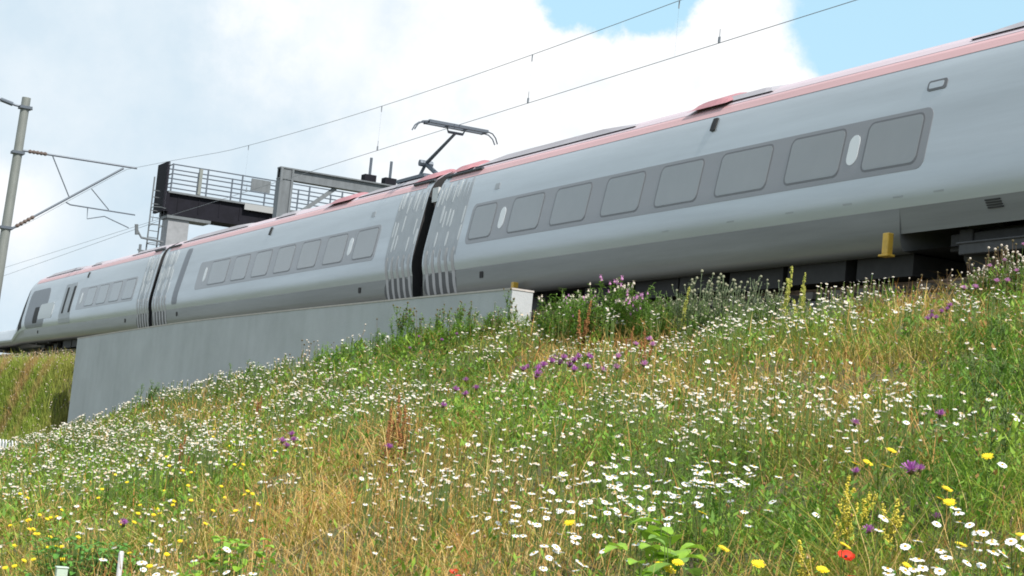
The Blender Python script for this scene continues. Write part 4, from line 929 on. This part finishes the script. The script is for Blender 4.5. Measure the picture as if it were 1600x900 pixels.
W = [ # crest plants seen against the train or the wall: px, top py, builder
 (884, 449, 'green leafy thistle with pink tips at the end of the concrete wall', 'thistle'), (906, 462, 'low green thistle beside the tall one past the wall end', 'thistle'), (940, 444, 'green thistle on the crest with a bushy top, left of its twin', 'thistle'),
 (966, 436, 'tallest bushy green thistle on the crest right of the wall end', 'thistle'), (990, 441, 'dark green thistle on the crest right of the tallest bushy one', 'thistle'), (1018, 455, 'thin pink topped thistle in front of the dark underframe', 'thistle'),
 (1048, 455, 'small grey green weed left of the spiky grey thicket', 'grey'), (1085, 432, 'spiky grey green weed at the left of the crest thicket', 'grey'), (1108, 425, 'tall branching grey green weed in the crest thicket', 'grey'), (1140, 419, 'tallest branching grey weed reaching up to the coach skirt', 'grey'), (1165, 425, 'grey green weed with many buds right of the tallest grey one', 'grey'),
 (1188, 432, 'branching grey weed at the right of the crest thicket', 'grey'), (1125, 452, 'low grey weed filling the front of the crest thicket', 'grey'), (1205, 452, 'low grey weed between the thicket and the lime dock spike', 'grey'),
 (645, 462, 'tall green weed with a purple top against the concrete wall', 'tall'), (632, 478, 'shorter green weed left of the tall purple topped one by the wall', 'tall'), (698, 470, 'slender green weed with dark heads against the wall, second from its end', 'tall'), (735, 470, 'brown headed weed against the right part of the wall', 'tall'), (806, 452, 'thin green weed in front of the bright end face of the wall', 'tall'), (781, 490, 'leafy green weed left of the bright wall end', 'tall'), (845, 474, 'weed just right of the wall end in front of the dark gap', 'tall'),
 (512, 535, 'yellow green bush at the foot of the wall, left one of two', 'lush'), (535, 528, 'yellow green bush at the foot of the wall, right one of two', 'lush'), (597, 515, 'small green weed on the crest below the wall, by white daisies', 'lush'), (565, 530, 'green weed between the yellow green bush and the small one', 'lush'),
 (396, 560, 'thin green weed rising in front of the middle of the wall', 'lush'), (238, 592, 'faint green weed low in front of the far part of the wall', 'lush')]
for i, (a, b_, lab, kd) in enumerate(W):
    Xp = {'thistle': 12.7, 'grey': 12.9, 'tall': 12.6, 'lush': 12.9}[kd]
    if kd == 'thistle': o = weed('thistle_plant', 500+i, .6, 9, .13, 34, .13, .028, M['leafw'], M['stem'], 'thistle', M['pinkp'] if i % 2 else M['fluff'], .7)
    elif kd == 'grey': o = weed('grey_weed', 500+i, .6, 9, .12, 22, .095, .016, M['leafd'], M['leafd'], 'bud', M['budg'], .3, .35)
    elif kd == 'tall': o = weed('tall_weed', 500+i, .6, 5, .05, 32, .11, .022, M['leafw'], M['stem'], 'bud', M['bract'], .4, .1)
    else: o = weed('leafy_weed', 500+i, .5, 9, .13, 34, .11, .026, M['leafl'] if a in (512, 535) else M['leafw'], M['stem'], None, None, .2, .2)
    put(o, a, b_, .6 if kd != 'lush' else .5, lab, 'weed', None, 1, Xp)
CR = [(x_, np.interp(x_, [480, 560, 640, 720, 800, 860], [548, 520, 492, 478, 470, 462])+random.uniform(-14, 16)) for x_ in range(484, 870, 15)]
for i, (a, b_) in enumerate(CR):
    if 796 < a < 838 and i % 2: continue
    o = weed('leafy_weed', 1500+i, .5, 7, .10, 34, .12, .028, M['leafw'] if i % 3 else M['leafl'], M['stem'], 'seed' if i % 4 == 0 else None, M['bract'], .3, .25)
    put(o, a, b_+14, .5, 'leafy green weed in the unbroken row growing along the foot of the wall', 'weed', 'leafy weeds along the foot of the wall', 1, random.uniform(12.3, 13.1))
CR = [(x_, random.uniform(446, 468)) for x_ in range(872, 1220, 15)]
for i, (a, b_) in enumerate(CR):
    o = weed('crest_weed', 1600+i, .6, 8, .12, 34, .12, .026 if a < 1050 else .016, M['leafw'] if a < 1050 or i % 3 == 0 else M['leafd'], M['stem'], 'bud' if i % 2 else None, M['budg'], .4, .3)
    put(o, a, b_, .6, 'bushy weed in the green band on the crest in front of the dark underframe', 'weed', 'bushy weeds on the crest before the train', 1, random.uniform(12.3, 13.0))
W2 = [(1512, 425), (1530, 412), (1552, 405), (1570, 398), (1588, 390), (1598, 400), (1545, 430), (1580, 425), (1492, 440), (1560, 445), (1597, 440)]
for i, (a, b_) in enumerate(W2):
    o = weed('knapweed_bush', 1300+i, .6, 8, .12, 30, .09, .020, M['leafw'] if i % 2 else M['leafg'], M['stem'], 'seed', M['fluff'] if i % 3 else M['bract'], .3, .3)
    put(o, a, b_, .6, 'green knapweed bush with pale heads, in the tall mass at the right crest', 'weed', 'knapweed bushes at the right end of the crest', 1, 12.5)
DK = [(1235, 413, 12.6, 'lime', 'tall lime green dock spike standing against the dark underframe'), (1250, 425, 12.7, 'lime', 'second lime dock spike leaning close behind the tallest one'), (1265, 446, 12.5, 'lime', 'short lime dock spike right of the tall pair'), (1075, 447, 12.5, 'lime', 'small lime spike left of the grey thicket'),
      (914, 466, 12.2, 'rust', 'rust brown dock spike left of the purple cluster, near the wall end'), (625, 604, None, 'rust', 'tall rust brown dock in the middle of the bank'), (642, 618, None, 'rust', 'rust brown dock right of and lower than the tall one'), (613, 625, None, 'rust', 'rust brown dock left of the tall one in the middle of the bank'), (982, 500, None, 'rust', 'rusty dock above the purple flowers, left of its neighbour'), (1015, 505, None, 'rust', 'rusty dock above the purple flowers, right of its neighbour'), (290, 668, None, 'rust', 'small rusty dock among the daisies of the left crest'), (408, 610, None, 'rust', 'small rust dock on the daisy covered crest below the wall')]
for i, (a, b_, xp, cc_, lab) in enumerate(DK):
    o = dock(700+i, .6, M['lime'] if cc_ == 'lime' else M['rust'], M['leafl'] if cc_ == 'lime' else M['brownleaf']); put(o, a, b_, .6, lab, 'dock', None, 1 if xp else .9, xp)
# dry stalks with pale seed heads along the right crest
def seedstalk(seed):
    rr = random.Random(seed); e = empty('seed_stalk'); sb = MB(); pts = stalk(sb, rr, .5, .12, .0035, 6); tips = [pts[-1]]
    for k in range(rr.randint(0, 3)):
        q = along(pts, rr.uniform(.5, .85)); a = rr.random()*6.28; t_ = q+Vector((math.cos(a)*.05, math.sin(a)*.05, rr.uniform(.06, .12))); sb.tube([q, t_], [.0025, .0018], 4); tips.append(t_)
    sb.build('stem', M['drystem'], e)
    for t_ in tips: b = MB(); b.tube([t_-Vector((0, 0, .008)), t_, t_+Vector((0, 0, .008)), t_+Vector((0, 0, .015))], [.004, .0105, .012, .005], 8); b.build('seed_head', M['fluff'] if rr.random() < .6 else M['bract'], e)
    return e
sp_ = [seedstalk(900+i) for i in range(6)]
n_s = 0
for i in range(95):
    if i < 45: a = 1290+i*6.9+random.uniform(-6, 6); tp = np.interp(a, [1290, 1380, 1450, 1500, 1560, 1600], [462, 450, 440, 430, 398, 380])+random.uniform(-12, 22)
    elif i < 75: a = random.uniform(1490, 1600); tp = np.interp(a, [1490, 1600], [420, 375])+random.uniform(-5, 45)
    elif i < 85: a = random.uniform(640, 780); tp = random.uniform(478, 505)
    else: a = random.uniform(390, 600); tp = np.interp(a, [390, 600], [560, 505])+random.uniform(-10, 15)
    o = sp_[i] if i < 6 else copy_tree(sp_[i % 6], (0, 0, 0), 0, 1)
    right = i < 75
    put(o, a, tp, .5, 'dry stalk with a pale round seed head on the crest at the right' if right else 'dry stalk with a round head rising before the grey wall', 'seed stalk', 'dry stalks on the right crest' if right else 'dry stalks in front of the wall', 1, random.uniform(12.2, 13.2))
n = 900; y = rng.uniform(64, 90, n); x = 12.6+2.2*rng.random(n)**.6; z = hgt(x, y); hh = .35+.35*rng.random(n); ctr = np.stack([x, y, z+hh], -1); s_ = .012+.018*rng.random(n)
P = ctr[:, None]+off[None]*s_[:, None, None]; c = lerp(np.tile(a3(.62, .55, .45), (n, 1)), np.tile(a3(.42, .28, .18), (n, 1)), rng.random(n))
multi_mesh('bank_seed_heads', P, [((np.arange(n)*6)[:, None, None]+T[None]).reshape(-1, 3)], np.repeat(c, 6, 0), MD, 'pale seed heads over the steep grass bank past the wall', 'seed heads')
# yellow flower spikes
def spike(seed, h):
    rr = random.Random(seed); e = empty('yellow_flower_spike'); sb = MB(); fb = MB(); pts = stalk(sb, rr, h, .10, .003, 6); arms = [(pts, .42, 130, .016)]
    for k in range(rr.randint(3, 5)):
        q = along(pts, rr.uniform(.35, .75)); a = rr.random()*6.28; L_ = h*rr.uniform(.15, .32); t_ = q+Vector((math.cos(a)*L_*.5, math.sin(a)*L_*.5, L_)); sb.tube([q, q.lerp(t_, .5)+Vector((math.cos(a), math.sin(a), 0))*.008, t_], .0014, 4); arms.append(([q, q.lerp(t_, .5)+Vector((math.cos(a), math.sin(a), 0))*.008, t_], .2, 48, .012))
    for ap, u0_, nn, RR in arms:
        for k in range(nn):
            u = rr.uniform(u0_, 1); q = along(ap, u); a = rr.random()*6.28; R_ = RR*(1.2-u)**.5*rr.uniform(.3, 1); c = q+Vector((math.cos(a)*R_, math.sin(a)*R_, rr.uniform(-.006, .01))); r_ = rr.uniform(.0022, .0060)
            fb.add([c+Vector(v)*r_ for v in ((1, 0, 0), (-1, 0, 0), (0, 1, 0), (0, -1, 0), (0, 0, 1.0), (0, 0, -1.0))], [tuple(t) for t in T])
    sb.build('stem', M['stem'], e); fb.build('florets', M['yel2'], e); lb = MB()
    for k in range(16): a = rr.random()*6.28; leaf(lb, along(pts, rr.uniform(.05, .5)), (math.cos(a), math.sin(a), .8), .05, .006, .3, 4)
    lb.build('leaves', M['leafg'], e); return e
M['yel2'] = mat('greenish_yellow_floret', (.60, .50, .05), .7, var=.25, scale=60)
for i, (a, b_, h_, lab) in enumerate([(1323, 750, .38, 'tall dense yellow flower spike left of the white daisies'), (1308, 784, .3, 'short yellow flower spike left of the tall dense one'), (1337, 780, .32, 'loose yellow flower spike right of the tall dense one'), (1394, 782, .34, 'slim yellow flower spike between the purple knapweed and the tall spike'), (1257, 850, .25, 'thin yellow spike low in the green left of the red poppy'), (1352, 772, .26, 'small yellow spike leaning by the white daisies')]):
    put(spike(950+i, h_), a, b_, h_, lab, 'flower spike')
# leaf clumps in the foreground
def clump(name, seed, n, size, wd, lm, rise=.22, spread=.12, shape=1.):
    rr = random.Random(seed); e = empty(name); sb = MB(); lb = MB()
    for k in range(n):
        a = rr.random()*6.28; R_ = spread*rr.random()**.6; q = Vector((math.cos(a)*R_, math.sin(a)*R_, rise*rr.uniform(.45, 1))); sb.tube([(q.x*.3, q.y*.3, -.03), (q.x*.8, q.y*.8, q.z*.6), q], [.003, .0025, .002], 4)
        a2 = a+rr.uniform(-1, 1); leaf(lb, q, (math.cos(a2), math.sin(a2), rr.uniform(-.1, .7)), size*rr.uniform(.7, 1.2), wd*rr.uniform(.8, 1.2), .45, 8, .12)
    sb.build('stem', M['stem'], e); lb.build('leaves', lm, e); return e
put(clump('broad_leaf_plant', 1, 16, .12, .10, M['leafl'], .42, .08), 1052, 828, .40, 'clump of big bright green leaves at the bottom centre right', 'leafy plant')
put(clump('broad_leaf_plant', 2, 14, .10, .075, M['leafl'], .40, .09), 1000, 868, .38, 'lower bright leaf clump left of the biggest one at the bottom edge', 'leafy plant')
put(clump('broad_leaf_plant', 3, 10, .10, .08, M['leafw'], .38, .08), 1070, 858, .36, 'darker green leaf clump just under the biggest bright leaves', 'leafy plant')
put(clump('bramble', 4, 190, .045, .036, M['leafb'], .42, .26), 125, 856, .38, 'dark green bramble patch at the bottom left, left of the white stub', 'bramble')
put(clump('bramble', 5, 120, .045, .036, M['leafb'], .36, .2), 175, 868, .30, 'dark green bramble sprawling behind the short white stub', 'bramble')
put(clump('lime_leaf_bush', 6, 60, .06, .05, M['leafl'], .42, .16), 378, 850, .40, 'lime green leafy bush at the bottom left, right of the brambles', 'leafy plant')
put(clump('lime_leaf_bush', 7, 40, .055, .045, M['leafl'], .34, .14), 320, 885, .30, 'lower lime leaves at the bottom edge left of the lime bush', 'leafy plant')
put(clump('curled_leaf_plant', 8, 3, .10, .035, M['brownleaf'], .34, .02), 1440, 872, .32, 'brown curled leaf upright at the bottom right', 'leafy plant')
# darker leafy weeds in the dark green at the right edge
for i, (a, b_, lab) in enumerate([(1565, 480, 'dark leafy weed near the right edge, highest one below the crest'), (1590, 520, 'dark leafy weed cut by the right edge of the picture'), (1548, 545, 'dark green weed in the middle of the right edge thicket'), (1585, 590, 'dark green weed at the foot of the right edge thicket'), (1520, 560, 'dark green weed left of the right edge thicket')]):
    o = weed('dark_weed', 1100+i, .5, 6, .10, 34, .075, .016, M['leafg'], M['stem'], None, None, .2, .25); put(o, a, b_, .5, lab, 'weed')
# short white stub and white pickets of the fence
p = hit(190, 862, .36); b = MB(); b.tube([(0, 0, -.05), (0, 0, .345), (0, 0, .36)], [.014, .014, .010], 12); o = b.build('marker_stub', M['post_white'], None, smooth=False); o.location = p; tag(o, 'short white marker stub between the dark brambles', 'marker stub')
p = hit(97, 886, .34); b = MB(); b.box((-.03, -.02, -.05), (.03, .02, .33)); b.box((-.034, -.024, .33), (.034, .024, .34)); o = b.build('marker_stub', mat('pale_green_post', (.45, .55, .47), .6, var=.1), None, bevel=.004); o.location = p; tag(o, 'squat pale green marker stub at the bottom left edge', 'marker stub')
fe = at_x(9, 700, 11.6); fz_ = h1(fe.x, fe.y); t = empty('picket_fence', (fe.x, fe.y, fz_)); tag(t, 'pale picket fence showing at the left edge beyond the flower bank', 'fence')
top = fe.z-fz_+.18
for k in range(9):
    b = MB(); y_ = (k-3)*.55; b.box((-.04, y_-.14, -.5), (.0, y_+.14, top)); b.add([(-.04, y_-.14, top), (0, y_-.14, top), (0, y_+.14, top), (-.04, y_+.14, top), (-.04, y_, top+.1), (0, y_, top+.1)], [(0, 4, 3), (1, 2, 5), (0, 1, 5, 4), (4, 5, 2, 3)]); b.build('picket', M['post_white'], t)
b = MB(); b.box((.003, -2, top-.35), (.05, 3.2, top-.26)); b.box((.003, -2, .2), (.05, 3.2, .29)); b.build('fence_rail', M['post_white'], t)
